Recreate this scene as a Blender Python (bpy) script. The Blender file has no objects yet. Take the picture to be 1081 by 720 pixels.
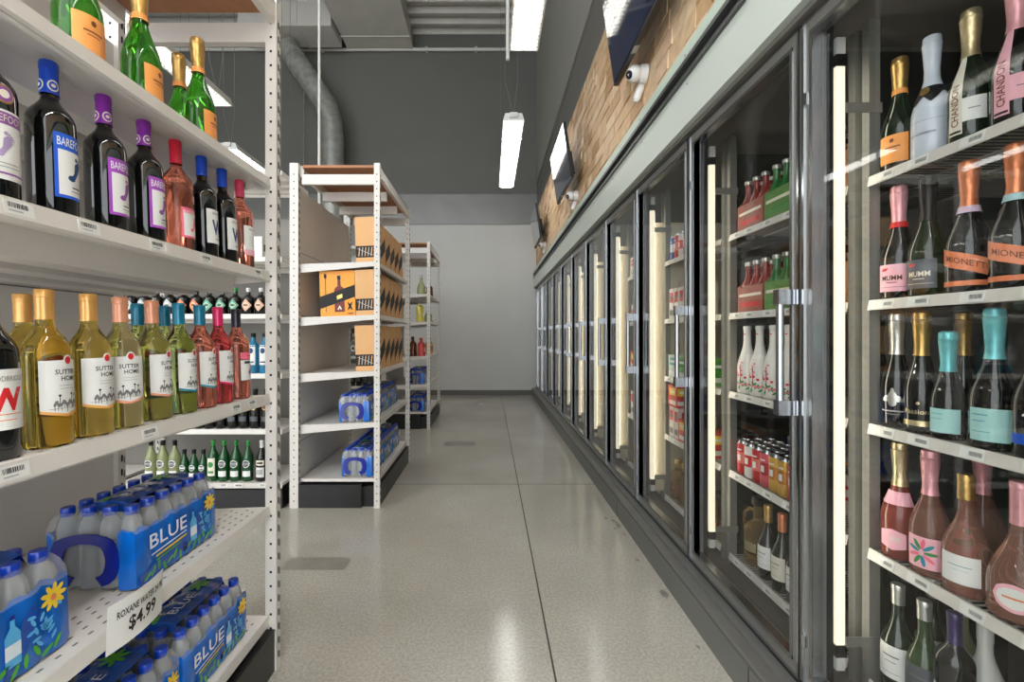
import bpy, math, random
from mathutils import Vector, Matrix
random.seed(7)
SC = bpy.context.scene
COL = SC.collection
PI = math.pi
F = 483.0; VX = 517.0; CZ = 1.21

def lin(c):
    c = c/255.0
    return c/12.92 if c <= 0.04045 else ((c+0.055)/1.055)**2.4
def rgb(r, g, b): return (lin(r), lin(g), lin(b), 1.0)

# ------------------------------------------------------------------ materials
MATS = {}
def mat(name, col, rough=0.5, metal=0.0, trans=0.0, ior=1.45, coat=0.0, emis=None, estr=0.0, noise=0.0, nscale=20.0, bump=0.0, spec=0.5):
    if name in MATS: return MATS[name]
    m = bpy.data.materials.new(name); m.use_nodes = True
    nt = m.node_tree; b = nt.nodes['Principled BSDF']
    b.inputs['Base Color'].default_value = col
    b.inputs['Roughness'].default_value = rough
    b.inputs['Metallic'].default_value = metal
    b.inputs['Transmission Weight'].default_value = trans
    b.inputs['IOR'].default_value = ior
    b.inputs['Coat Weight'].default_value = coat
    b.inputs['Coat Roughness'].default_value = 0.04
    b.inputs['Specular IOR Level'].default_value = spec
    if emis:
        b.inputs['Emission Color'].default_value = emis
        b.inputs['Emission Strength'].default_value = estr
    if noise or bump:
        tc = nt.nodes.new('ShaderNodeTexCoord'); n = nt.nodes.new('ShaderNodeTexNoise')
        n.inputs['Scale'].default_value = nscale; n.inputs['Detail'].default_value = 5
        nt.links.new(tc.outputs['Object'], n.inputs['Vector'])
        if noise:
            mr = nt.nodes.new('ShaderNodeMapRange')
            mr.inputs[1].default_value = 0.25; mr.inputs[2].default_value = 0.75
            mr.inputs[3].default_value = 1-noise; mr.inputs[4].default_value = 1+noise
            nt.links.new(n.outputs['Fac'], mr.inputs[0])
            mx = nt.nodes.new('ShaderNodeVectorMath'); mx.operation = 'SCALE'
            mx.inputs[0].default_value = col[:3]
            nt.links.new(mr.outputs[0], mx.inputs['Scale'])
            nt.links.new(mx.outputs[0], b.inputs['Base Color'])
        if bump:
            bp = nt.nodes.new('ShaderNodeBump'); bp.inputs['Strength'].default_value = bump
            bp.inputs['Distance'].default_value = 0.004
            nt.links.new(n.outputs['Fac'], bp.inputs['Height']); nt.links.new(bp.outputs[0], b.inputs['Normal'])
    MATS[name] = m; return m

WHITE = mat('white_enamel', rgb(218,213,206), 0.36, noise=0.03, nscale=6)
WHITE2 = mat('white_panel', rgb(226,221,214), 0.5, noise=0.04, nscale=4)
BLACK = mat('black_plastic', rgb(16,16,16), 0.35)
KICK = mat('black_kick', rgb(30,30,29), 0.4, noise=0.25, nscale=9)
HOLE = mat('dark_hole', rgb(14,14,14), 0.8)
CHIP = mat('chipboard', rgb(176,124,92), 0.75, noise=0.08, nscale=30)
STEEL = mat('brushed_steel', rgb(166,168,170), 0.26, 1.0, noise=0.05, nscale=40)
ALU = mat('satin_aluminium', rgb(146,144,138), 0.34, 0.6)
CHROME = mat('chrome', rgb(205,210,216), 0.12, 1.0)
GALV = mat('galvanised_steel', rgb(164,164,158), 0.40, 0.4, noise=0.28, nscale=8)
SHEET = mat('duct_sheet_metal', rgb(204,202,194), 0.55, 0.1, noise=0.06, nscale=3)
GASKET = mat('gasket', rgb(20,20,21), 0.5)
PAPER = mat('paper_white', rgb(232,232,228), 0.6)
PAPER2 = mat('paper_cream', rgb(228,222,205), 0.6)
INK = mat('ink_black', rgb(24,22,22), 0.6)
GREYINK = mat('ink_grey', rgb(120,118,116), 0.7)
PALEINK = mat('ink_pale', rgb(176,176,174), 0.7)
GOLD = mat('gold_foil', rgb(196,160,96), 0.3, 0.85, noise=0.15, nscale=60, bump=0.5)
PALEGOLD = mat('pale_gold_foil', rgb(206,190,148), 0.3, 0.8, noise=0.12, nscale=60, bump=0.5)
SILVER = mat('silver_foil', rgb(196,194,190), 0.28, 0.85, noise=0.12, nscale=60, bump=0.5)
COPPER = mat('copper_foil', rgb(224,138,96), 0.32, 0.6, noise=0.12, nscale=60, bump=0.5)
PINKFOIL = mat('pink_foil', rgb(232,168,176), 0.35, 0.4, noise=0.1, nscale=60, bump=0.4)
TEALFOIL = mat('teal_foil', rgb(120,200,206), 0.35, 0.35, noise=0.12, nscale=60, bump=0.4)
WHITEFOIL = mat('white_gloss_glass', rgb(206,214,226), 0.18, 0, coat=0.4)
BLACKFOIL = mat('black_foil', rgb(26,26,28), 0.3, 0.3, bump=0.3, nscale=60)
ORANGE = mat('orange_label', rgb(240,160,84), 0.55)
G_DARK = mat('dark_bottle_glass', rgb(13,14,13), 0.05, coat=0.5)
G_DKGREEN = mat('dark_green_glass', rgb(20,34,18), 0.05, coat=0.5)
G_GREEN = mat('green_glass', rgb(70,168,40), 0.03, trans=0.85, ior=1.4)
G_VERM = mat('vermouth_green_glass', rgb(14,74,34), 0.06, coat=0.5)
G_WHITEWINE = mat('white_wine', rgb(244,212,106), 0.02, trans=0.96, ior=1.33)
G_PALEWINE = mat('pale_wine', rgb(244,230,164), 0.02, trans=0.96, ior=1.33)
G_GREENWINE = mat('green_tinted_wine', rgb(220,230,140), 0.02, trans=0.96, ior=1.33)
G_ROSE = mat('rose_wine', rgb(240,140,116), 0.02, trans=0.95, ior=1.33)
G_REDROSE = mat('deep_rose_wine', rgb(232,84,84), 0.02, trans=0.95, ior=1.33)
G_PINK = mat('pale_rose_wine', rgb(222,150,118), 0.05, trans=0.6, ior=1.33, coat=0.4)
G_PALE = mat('pale_green_glass', rgb(196,206,150), 0.05, trans=0.6)
G_CLEAR = mat('clear_spirit', rgb(226,228,226), 0.03, trans=0.8, ior=1.35)
G_AMBER = mat('amber_spirit', rgb(252,204,112), 0.03, trans=0.9, ior=1.3)
G_BLUE = mat('blue_glass', rgb(70,168,214), 0.05, trans=0.5)
G_BROWN = mat('brown_glass', rgb(92,44,20), 0.06, coat=0.4)
def capm(n, r, g, b, metal=0.15): return mat('capsule_'+n, rgb(r,g,b), 0.3, metal, coat=0.3)
C_BLUE = capm('blue', 20,72,190); C_PURPLE = capm('purple', 140,44,164); C_RED = capm('red', 214,30,58)
C_PINK = capm('hot_pink', 232,44,110); C_ROSE = capm('rose_red', 226,70,104); C_GOLD = capm('gold', 226,170,92, 0.3)
C_PEACH = capm('peach', 232,160,124); C_TEAL = capm('teal', 20,128,160); C_DARK = capm('dark', 40,36,52)
C_VIOLET = capm('violet', 58,44,92); C_WHITE = capm('white', 226,226,222); C_GREEN = capm('green', 40,140,60); C_STEEL = capm('steel', 190,188,182, 0.8)
C_BOTTLE = capm('water_blue', 4,62,186, 0)
L_BLUE = mat('label_blue', rgb(24,88,206), 0.5); L_PURPLE = mat('label_purple', rgb(158,72,180), 0.5)
L_PLUM = mat('label_plum', rgb(146,88,158), 0.5); L_PINK = mat('label_pink', rgb(240,112,140), 0.5)
L_NAVY = mat('label_navy', rgb(22,62,110), 0.5); L_RED = mat('label_red', rgb(206,40,44), 0.5)
L_TEAL = mat('label_teal', rgb(30,140,160), 0.5); L_LILAC = mat('label_lilac', rgb(170,150,190), 0.5)
L_PALEPINK = mat('label_pale_pink', rgb(244,182,196), 0.5); L_AQUA = mat('label_aqua', rgb(168,214,212), 0.5)
L_GREY = mat('label_grey', rgb(86,90,96), 0.4); L_GREEN = mat('label_green', rgb(60,140,70), 0.5); L_YELLOW = mat('label_yellow', rgb(238,204,50), 0.5)
L_COPPER = mat('label_copper', rgb(228,132,88), 0.4); L_BROWN = mat('label_brown', rgb(120,66,40), 0.5)
L_GREY2 = mat('label_light_grey', rgb(190,192,194), 0.5)
CARTON_TAN = mat('tan_carton', rgb(222,172,116), 0.55, noise=0.03, nscale=10)
CARTON_ORANGE = mat('orange_carton', rgb(240,160,52), 0.45)
CARTON_PINK = mat('brick_red_carton', rgb(160,92,80), 0.55, noise=0.2, nscale=60)
CARTON_GREEN = mat('green_carton', rgb(92,136,66), 0.55, noise=0.2, nscale=60)

# ------------------------------------------------------------------ mesh builder
class MB:
    def __init__(s): s.v = []; s.f = []; s.m = []; s.sm = []; s.mats = []
    def mi(s, m):
        if m not in s.mats: s.mats.append(m)
        return s.mats.index(m)
    def add(s, vs, fs, m, smooth=False):
        o = len(s.v); s.v.extend([tuple(v) for v in vs]); k = s.mi(m)
        for f in fs: s.f.append(tuple(i+o for i in f)); s.m.append(k); s.sm.append(smooth)
    def box(s, x0, x1, y0, y1, z0, z1, m):
        vs = [(x,y,z) for x in (x0,x1) for y in (y0,y1) for z in (z0,z1)]
        s.add(vs, [(0,1,3,2),(4,6,7,5),(0,4,5,1),(2,3,7,6),(0,2,6,4),(1,5,7,3)], m)
    def hexa(s, a, b, m):     # two quads (same order) joined
        n = len(a); vs = list(a)+list(b)
        fs = [tuple(range(n))[::-1], tuple(range(n,2*n))] + [(i,(i+1)%n,n+(i+1)%n,n+i) for i in range(n)]
        s.add(vs, fs, m)
    def quad(s, pts, m): s.add(pts, [tuple(range(len(pts)))], m)
    def lathe(s, prof, seg, m, c=(0,0,0), cap0=True, cap1=True):
        vs = []; fs = []; n = len(prof)
        for i in range(seg):
            a = 2*PI*i/seg; ca, sa = math.cos(a), math.sin(a)
            for r, z in prof: vs.append((c[0]+r*ca, c[1]+r*sa, c[2]+z))
        for i in range(seg):
            j = (i+1) % seg
            for k in range(n-1): fs.append((i*n+k, j*n+k, j*n+k+1, i*n+k+1))
        s.add(vs, fs, m, True)
        if cap0: s.add([vs[i*n] for i in range(seg)], [tuple(range(seg))[::-1]], m)
        if cap1: s.add([vs[i*n+n-1] for i in range(seg)], [tuple(range(seg))], m)
    def tube(s, p0, p1, r, m, seg=10, r1=None):
        p0 = Vector(p0); p1 = Vector(p1); d = (p1-p0).normalized()
        u = d.orthogonal().normalized(); w = d.cross(u); r1 = r if r1 is None else r1
        vs = []
        for i in range(seg):
            a = 2*PI*i/seg; e = u*math.cos(a)+w*math.sin(a)
            vs.append(p0+e*r); vs.append(p1+e*r1)
        s.add(vs, [(2*i, 2*((i+1)%seg), 2*((i+1)%seg)+1, 2*i+1) for i in range(seg)], m, True)
        s.add([vs[2*i] for i in range(seg)], [tuple(range(seg))[::-1]], m)
        s.add([vs[2*i+1] for i in range(seg)], [tuple(range(seg))], m)
    def pipe(s, pts, r, m, seg=12):
        pts = [Vector(p) for p in pts]; n = len(pts); vs = []; u = None
        for k, p in enumerate(pts):
            d = (pts[min(k+1,n-1)]-pts[max(k-1,0)]).normalized()
            u = d.orthogonal().normalized() if u is None else (u-d*u.dot(d)).normalized()
            w = d.cross(u)
            for i in range(seg):
                a = 2*PI*i/seg; vs.append(p+(u*math.cos(a)+w*math.sin(a))*r)
        fs = [(k*seg+i, k*seg+(i+1)%seg, (k+1)*seg+(i+1)%seg, (k+1)*seg+i) for k in range(n-1) for i in range(seg)]
        fs += [tuple(range(seg))[::-1], tuple(range((n-1)*seg, n*seg))]
        s.add(vs, fs, m, True)
    def mesh(s, name):
        me = bpy.data.meshes.new(name); me.from_pydata(s.v, [], s.f)
        for m in s.mats: me.materials.append(m)
        me.polygons.foreach_set('material_index', s.m); me.polygons.foreach_set('use_smooth', s.sm)
        me.validate(clean_customdata=False)
        if any(s.sm): me.set_sharp_from_angle(angle=math.radians(38))
        me.update(); return me

def link(name, data, parent=None):
    o = bpy.data.objects.new(name, data); COL.objects.link(o)
    if parent: o.parent = parent
    return o
def thing(name, label, cat, loc=(0,0,0), rz=0.0, group=None, tilt=0.0, data=None):
    o = link(name, data); o.location = loc
    if tilt: o.rotation_euler = (Matrix.Rotation(-tilt,3,'Y') @ Matrix.Rotation(rz,3,'Z')).to_euler()
    else: o.rotation_euler = (0,0,rz)
    o['label'] = label; o['category'] = cat
    if group: o['group'] = group
    return o
def struct(name, mb, label=None):
    o = link(name, mb.mesh(name)); o['kind'] = 'structure'
    return o

# ------------------------------------------------------------------ text
_TX = {}
def text_geo(s, bold=0.0):
    k = (s, bold)
    if k in _TX: return _TX[k]
    c = bpy.data.curves.new('lettering', 'FONT'); c.body = s; c.offset = bold; c.resolution_u = 2; c.fill_mode = 'FRONT'
    o = bpy.data.objects.new('lettering', c); COL.objects.link(o)
    dg = bpy.context.evaluated_depsgraph_get(); dg.update()
    me = bpy.data.meshes.new_from_object(o.evaluated_get(dg))
    vs = [(v.co.x, v.co.y) for v in me.vertices]; fs = [tuple(p.vertices) for p in me.polygons]
    bpy.data.objects.remove(o); bpy.data.curves.remove(c); bpy.data.meshes.remove(me)
    x0 = min(v[0] for v in vs); x1 = max(v[0] for v in vs); y0 = min(v[1] for v in vs); y1 = max(v[1] for v in vs)
    vs = [((v[0]-x0)/(x1-x0)-.5, (v[1]-y0)/(y1-y0)-.5) for v in vs]
    _TX[k] = (vs, fs); return _TX[k]

class Surf:
    """print on a surface: f(s, z, lift) -> xyz"""
    def __init__(s, f, ds=0.006, dz=10.0): s.f = f; s.ds = ds; s.dz = dz
    def rect(s, mb, s0, s1, z0, z1, m, lift=0.0006, skew=0.0):
        ns = max(1, int(math.ceil((s1-s0)/s.ds))); nz = max(1, int(math.ceil((z1-z0)/s.dz)))
        vs = [s.f(s0+(s1-s0)*i/ns, z0+(z1-z0)*k/nz + skew*(s0+(s1-s0)*i/ns), lift) for i in range(ns+1) for k in range(nz+1)]
        fs = [(i*(nz+1)+k, (i+1)*(nz+1)+k, (i+1)*(nz+1)+k+1, i*(nz+1)+k+1) for i in range(ns) for k in range(nz)]
        mb.add(vs, fs, m, True)
    def poly(s, mb, pts, m, lift=0.0011):
        if s.ds > 1: mb.add([s.f(a, b, lift) for a, b in pts], [tuple(range(len(pts)))], m); return
        # follow the curve: cut the outline into upright strips
        a0 = min(p[0] for p in pts); a1 = max(p[0] for p in pts); n = max(2, int(math.ceil((a1-a0)/s.ds*1.4)))
        cuts = sorted(set([a0+(a1-a0)*i/n for i in range(n+1)] + [min(max(p[0], a0), a1) for p in pts])); vs = []; k = len(pts)
        if len(cuts) > 24: cuts = [a0+(a1-a0)*i/n for i in range(n+1)]
        for c in cuts:
            zs = []
            for (x0, z0), (x1, z1) in zip(pts, pts[1:]+pts[:1]):
                if min(x0,x1)-1e-9 <= c <= max(x0,x1)+1e-9:
                    zs += [z0, z1] if abs(x1-x0) < 1e-9 else [z0+(z1-z0)*(c-x0)/(x1-x0)]
            vs += [s.f(c, min(zs), lift), s.f(c, max(zs), lift)]
        mb.add(vs, [(2*i, 2*i+2, 2*i+3, 2*i+1) for i in range(len(cuts)-1)], m, True)
    def disc(s, mb, sc, zc, a, b, m, lift=0.0011, n=14, rot=0.0):
        ca, sa = math.cos(rot), math.sin(rot); pts = []
        for i in range(n):
            x = a*math.cos(2*PI*i/n); y = b*math.sin(2*PI*i/n); pts.append((sc+x*ca-y*sa, zc+x*sa+y*ca))
        s.poly(mb, pts, m, lift)
    def text(s, mb, t, sc, zc, w, h, m, lift=0.0013, rot=0.0, bold=0.0):
        vs, fs = text_geo(t, bold); ca, sa = math.cos(rot), math.sin(rot)
        mb.add([s.f(sc+x*w*ca-y*h*sa, zc+x*w*sa+y*h*ca, lift) for x, y in vs], fs, m)
    def foot(s, mb, sc, zc, h, m, lift=0.0013):
        # a bare sole leaning over: heel, arch, ball and five toes
        s.disc(mb, sc-.20*h, zc-.36*h, .15*h, .12*h, m, lift)
        s.poly(mb, [(sc-.30*h,zc-.42*h),(sc-.06*h,zc-.36*h),(sc+.10*h,zc-.10*h),(sc+.22*h,zc+.10*h),(sc+.06*h,zc+.34*h),(sc-.06*h,zc+.24*h),(sc+.00*h,zc+.05*h),(sc-.16*h,zc-.22*h)], m, lift)
        s.disc(mb, sc+.08*h, zc+.18*h, .13*h, .17*h, m, lift+.0001, rot=-.4)
        for i, (a, b, r) in enumerate(((.02,.44,.07),(.12,.40,.045),(.19,.34,.04),(.24,.27,.035),(.27,.20,.03))):
            s.disc(mb, sc+a*h, zc+b*h, r*h, r*h*1.1, m, lift, n=8)
def wrap(prof, dz=0.02):
    def rad(z):
        for (r0,z0),(r1,z1) in zip(prof, prof[1:]):
            if z0 <= z <= z1 and z1 > z0: return r0+(r1-r0)*(z-z0)/(z1-z0)
        return prof[-1][0]
    R = max(p[0] for p in prof)
    return Surf(lambda s, z, l: ((rad(z)+l)*math.cos(s/R), (rad(z)+l)*math.sin(s/R), z), ds=R*0.2, dz=dz)
def plane(o, u, v, n):
    o = Vector(o); u = Vector(u); v = Vector(v); n = Vector(n)
    return Surf(lambda s, z, l: tuple(o+u*s+v*z+n*l), ds=10)

# ------------------------------------------------------------------ bottles
def prof_shoulder(R, H, zb, zn, rn, lip=True, foot=0.006, pw=1.0):
    p = [(R*.55, 0.004), (R*.62, 0.0), (R*.9, 0.0), (R, foot), (R, zb)]
    for i in range(1, 9):
        t = (i/8.0)**pw; p.append((rn+(R-rn)*0.5*(1+math.cos(PI*t)), zb+(zn-zb)*i/8.0))
    p.append((rn, H-.016))
    if lip: p += [(rn+.0008, H-.015), (rn+.0008, H-.003), (rn-.0006, H)]
    else: p.append((rn, H))
    return p
def sub_prof(prof, z0, z1, grow):
    def rad(z):
        for (r0,a),(r1,b) in zip(prof, prof[1:]):
            if a <= z <= b and b > a: return r0+(r1-r0)*(z-a)/(b-a)
        return prof[-1][0]
    zs = [z0] + [z for _, z in prof if z0 < z < z1] + [z1]
    return [(rad(z)+grow, z) for z in zs]

KINDS = {}
def kind(key, name, parts): KINDS[key] = (name, parts)
# parts: list of (part name, mesh, part label or None, [(sub name, mesh)])
def place(key, label, cat, loc, rz=0.0, group=None, tilt=0.0):
    name, parts = KINDS[key]
    r = thing(name, label, cat, loc, rz, group, tilt)
    for pn, me, pl, subs in parts:
        p = link(pn, me, r)
        if pl: p['label'] = pl
        for sn, sm in subs: link(sn, sm, p)
    return r
def body_mesh(prof, m, seg=28):
    b = MB(); b.lathe(prof, seg, m); return b.mesh('bottle_glass')
def capsule(prof, z0, z1, m, grow=0.0012, seg=20, ring=None, flare=0.0):
    b = MB(); p = sub_prof(prof, z0, z1, grow)
    p[0] = (p[0][0]+flare, p[0][1]); p.append((p[-1][0]*.5, z1+.0012))
    b.lathe(p, seg, m, cap0=False)
    if ring: b.lathe(sub_prof(prof, ring[0], ring[1], grow+.0012), seg, ring[2], cap0=False, cap1=False)
    return b.mesh('capsule')
def label_parts(mb_base, mb_print, name='label', plabel=None):
    return (name, mb_base.mesh(name), plabel, [('lettering', mb_print.mesh('lettering'))] if mb_print.v else [])

# still wines on the second shelf of the near unit
WP = prof_shoulder(.0385, .315, .186, .244, .0135, pw=1.45)
def foot_wine(key, glass, cap, edge, footm, top_text=True, medal=None, small=False):
    S = wrap(WP); b = MB(); p = MB(); w = .034
    z0, z1 = (.042, .125) if small else (.042, .168)
    S.rect(b, -w, w, z0, z1, edge); 
    S.rect(b, -w*.82, w*.82 if not small else w*.86, z0+.006, z1-.032 if not small else z1-.016, PAPER, .0009)
    if top_text: S.text(p, 'BAREFOOT', 0, z1-.016, w*1.7, .017, PAPER, bold=.01)
    S.foot(p, .004, (z0+z1)/2-.004, .05 if not small else .04, footm)
    if not small:
        S.rect(p, -.006, .014, z0+.022, z0+.0245, INK, .0012); S.rect(p, -.008, .016, z0+.015, z0+.0165, GREYINK, .0012)
    c = capsule(WP, .25, .315, cap, ring=(.249,.2515,cap))
    parts = [('bottle_glass', body_mesh(WP, glass), None, []), ('capsule', c, None, []), label_parts(b, p)]
    m = MB(); q = MB()
    mm = medal or cap
    if not small:
        Sn = wrap(sub_prof(WP, .24, .315, .0016)); 
        
        for q in (-.009, -.034): Sn.disc(m, q, .265, .0098, .0112, PAPER2, .0006); Sn.disc(m, q, .265, .0072, .0084, mm, .001); Sn.disc(m, q, .265, .004, .0036, PAPER2, .0014)
        parts.append(('neck_sticker', m.mesh('neck_sticker'), None, []))
    else:
        S.disc(m, .012, .152, .0095, .0125, L_PALEPINK, .0008); parts.append(('neck_sticker', m.mesh('sticker'), None, []))
    kind(key, 'wine_bottle', parts)
foot_wine('bf_blue', G_DARK, C_BLUE, L_BLUE, L_NAVY)
foot_wine('bf_purple', G_DARK, C_PURPLE, L_PURPLE, L_PLUM)
foot_wine('bf_pink', G_ROSE, C_RED, L_PINK, L_PINK, top_text=True, small=True)
# the pale plum label with a gold medal on the shoulder
def plum_wine():
    S = wrap(WP); b = MB(); p = MB(); w = .04
    S.rect(b, -w, w, .04, .16, PAPER); S.rect(b, -w, w, .135, .156, L_PLUM, .0009); S.rect(b, -w, w, .049, .0525, L_PLUM, .0009)
    S.text(p, 'BAREFOOT', 0, .1455, w*1.5, .013, PAPER2); S.foot(p, 0, .10, .045, L_LILAC)
    S.rect(p, -.02, .02, .067, .069, PALEINK, .0012); S.rect(p, -.022, .022, .061, .063, PALEINK, .0012)
    m = MB(); S.disc(m, 0, .187, .016, .0165, GOLD, .0012); S.disc(m, 0, .187, .0125, .013, L_PLUM, .0018); S.disc(m, 0, .187, .007, .0075, PAPER2, .0024)
    kind('bf_plum', 'wine_bottle', [('bottle_glass', body_mesh(WP, G_DARK), None, []), ('capsule', capsule(WP, .25, .315, C_PURPLE), None, []), label_parts(b, p), ('medal_sticker', m.mesh('medal'), None, [])])
plum_wine()
def w_wine(key, glass, cap, wm, name_, txt='W', foil=None):
    S = wrap(WP); b = MB(); p = MB(); w = .036
    S.rect(b, -w, w, .05, .152, PAPER)
    S.text(p, name_, 0, .14, w*1.1, .007, GREYINK)
    if txt: S.text(p, txt, 0, .098, .042, .045, wm, bold=.03); S.rect(p, -.012, .012, .062, .064, GREYINK, .0012)
    else:
        S.rect(b, -w, w, .05, .07, L_PALEPINK, .0009)
        for k in range(4): S.rect(p, -.02, .02, .085+.009*k, .0865+.009*k, PALEINK, .0012)
    parts = [('bottle_glass', body_mesh(WP, glass), None, []), ('capsule', capsule(WP, .255, .315, cap), None, []), label_parts(b, p)]
    if foil:
        m = MB(); S.disc(m, .006, .166, .010, .012, L_PALEPINK, .001); parts.append(('neck_sticker', m.mesh('sticker'), None, []))
    kind(key, 'wine_bottle', parts)
w_wine('w_blue', G_DARK, C_BLUE, L_NAVY, 'BERINGER')
w_wine('w_pink', G_ROSE, C_ROSE, L_NAVY, 'BERINGER', None, True)
# wines of the third shelf
SP = prof_shoulder(.0385, .305, .172, .242, .0138, pw=1.35)
def sutter(key, glass, cap, stripe, rot=0.0):
    R = .0385; S = wrap(SP); b = MB(); p = MB(); w = .041
    # chevron-bottomed label with a coloured stripe
    n = 14
    def low(s): return .056 + .010*abs(s)/w
    pts = [-w+2*w*i/n for i in range(n+1)]
    b.add([S.f(s, low(s)+k*(.166-low(s)), .0006) for s in pts for k in (0,1)], [(2*i,2*i+2,2*i+3,2*i+1) for i in range(n)], PAPER, True)
    b.add([S.f(s, low(s)+k*.0055, .0010) for s in pts for k in (0,1)], [(2*i,2*i+2,2*i+3,2*i+1) for i in range(n)], stripe, True)
    S.disc(b, .004, .1665, .0085, .0098, PAPER, .0007); S.disc(p, .004, .1655, .006, .0075, L_RED, .0012)
    S.text(p, 'SUTTER', .002, .1435, .040, .0095, INK, bold=.012); S.text(p, 'HOME', .006, .1305, .030, .0095, INK, bold=.012)
    S.rect(p, -.012, .016, .1165, .1175, PALEINK, .0012); S.rect(p, -.012, .016, .1105, .1115, PALEINK, .0012)
    rr = random.Random(3)
    for i in range(26):  # engraved vineyard rows
        s = -.02+.042*i/25; z = .081+.004*math.sin(i*.9)+rr.uniform(-.002,.003)
        S.disc(p, s, z, .0022, .0030+rr.uniform(0,.0015), GREYINK, .0012, n=6)
        if i % 3 == 0: S.rect(p, s-.0006, s+.0006, z-.011, z, GREYINK, .0012)
    S.rect(p, -.028, .024, .0725, .0733, GREYINK, .0012)
    for s, h in ((-.012,.098),(.010,.100),(.018,.097)): S.rect(p, s-.0006, s+.0006, .082, h, INK, .0012); S.disc(p, s, h, .0026, .0022, INK, .0012, n=7)
    c = capsule(SP, .246, .305, cap, ring=(.2465,.2495,cap)); 
    kind(key, 'wine_bottle', [('bottle_glass', body_mesh(SP, glass), None, []), ('capsule', c, None, []), label_parts(b, p)])
ST_GOLD = mat('label_gold', rgb(232,168,84), 0.5); ST_PEACH = mat('label_peach', rgb(236,160,128), 0.5)
sutter('s_gold', G_WHITEWINE, C_GOLD, ST_GOLD); sutter('s_peach', G_PALEWINE, C_PEACH, ST_PEACH)
sutter('s_teal', G_GREENWINE, C_TEAL, L_TEAL); sutter('s_tealpink', G_ROSE, C_TEAL, L_TEAL); sutter('s_pink', G_REDROSE, C_PINK, C_PINK)
def red_w():
    S = wrap(SP); b = MB(); p = MB(); w = .04
    S.rect(b, -w, w, .052, .156, PAPER); S.text(p, 'WOODBRIDGE', 0, .140, w*1.45, .009, GREYINK)
    S.text(p, 'W', 0, .104, .05, .040, L_RED, bold=.05)
    S.rect(p, -.024, .024, .078, .0795, L_COPPER, .0012); S.rect(p, -.016, .016, .068, .0695, L_COPPER, .0012)
    kind('w_red', 'wine_bottle', [('bottle_glass', body_mesh(SP, G_DARK), None, []), ('capsule', capsule(SP, .246, .305, C_DARK), None, []), label_parts(b, p)])
red_w()
def dark_rose():
    S = wrap(SP); b = MB(); p = MB(); w = .032
    S.rect(b, -w, w, .062, .130, PAPER); S.rect(b, -w, w, .134, .156, L_PINK, .0006)
    S.rect(p, -.010, .018, .143, .146, L_RED, .0012); S.rect(p, -.02, .006, .118, .126, INK, .0012)
    for i in range(5): S.disc(p, .002+.004*i, .085+.006*i, .004, .010, L_RED, .0012, rot=.6-.3*i, n=8)
    S.rect(p, .004, .008, .07, .085, GREYINK, .0012)
    kind('dark_rose', 'wine_bottle', [('bottle_glass', body_mesh(SP, G_ROSE), None, []), ('capsule', capsule(SP, .243, .305, C_DARK), None, []), label_parts(b, p)])
dark_rose()

# sparkling wines
CPN = prof_shoulder(.0362, .315, .108, .232, .0145, pw=.95)
CP = prof_shoulder(.0425, .315, .108, .232, .0145, pw=.95)
def bubbly(key, glass, foil, fz, collar=None, draw=None, H=None, prof=None, lname='label'):
    P = prof or CP; H = H or .315
    b = MB(); p = MB(); S = wrap(P, .012)
    if draw: draw(S, b, p)
    fp = sub_prof(P, fz, H-.012, .0014)
    fp += [(.0185, H-.014), (.0195, H-.006), (.018, H+.004), (.012, H+.008)]
    # wire hood: bulge the foil near the top
    fp = [(r+.0042 if H-.042 < z < H-.014 else r, z) for r, z in fp]
    c = MB(); c.lathe(fp, 22, foil, cap0=False)
    subs = []
    if collar:
        k = MB(); k.lathe(sub_prof(P, fz-.002, fz+.014, .0026), 22, collar, cap0=False, cap1=False); subs = [('neck_band', k.mesh('neck_band'))]
    parts = [('bottle_glass', body_mesh(P, glass), None, []), ('foil', c.mesh('foil'), None, subs)]
    if b.v or p.v: parts.append(label_parts(b, p) if b.v else ('lettering', p.mesh('lettering'), None, []))
    kind(key, 'sparkling_wine_bottle', parts)
def d_orange(S, b, p):
    S.rect(b, -.036, .036, .020, .098, ORANGE)
    S.rect(p, -.018, .018, .062, .0655, L_BROWN, .0012); S.rect(p, -.012, .012, .055, .057, L_BROWN, .0012); S.disc(p, 0, .082, .005, .006, L_BROWN, .0012)
bubbly('veuve', G_GREEN, GOLD, .218, ORANGE, d_orange)
bubbly('veuve_dark', G_DKGREEN, GOLD, .218, ORANGE, d_orange)
def d_moet(S, b, p):
    S.rect(b, -.08, .08, .166, .186, BLACKFOIL, .0010)
    S.poly(b, [(-.055,.168),(.055,.168),(.02,.140),(0,.160),(-.02,.140)], BLACKFOIL, .0014); S.disc(b, 0, .174, .016, .011, GOLD, .0022)
    S.text(p, 'MOËT & CHANDON', 0, .062, .058, .0075, INK); S.rect(p, -.045, .045, .094, .0948, GREYINK, .0012)
    S.text(p, 'MOËT', 0, .245, .040, .020, GREYINK, rot=PI/2)
bubbly('moet', WHITEFOIL, WHITEFOIL, .215, None, d_moet)
def d_chandon(strip, lab):
    def f(S, b, p):
        S.rect(b, -.034, -.006, .018, .215, strip); S.rect(b, -.006, .036, .045, .100, lab, .0008)
        S.text(p, 'CHANDON', -.020, .088, .100, .015, L_BROWN, rot=PI/2, bold=.01)
        S.rect(p, .004, .024, .072, .074, GREYINK, .0014); S.rect(p, -.032, -.008, .022, .027, INK, .0014)
    return f
bubbly('chandon', G_DKGREEN, PALEGOLD, .205, None, d_chandon(PAPER2, PAPER))
bubbly('chandon_rose', G_DARK, PINKFOIL, .205, None, d_chandon(L_PALEPINK, L_PALEPINK))
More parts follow.
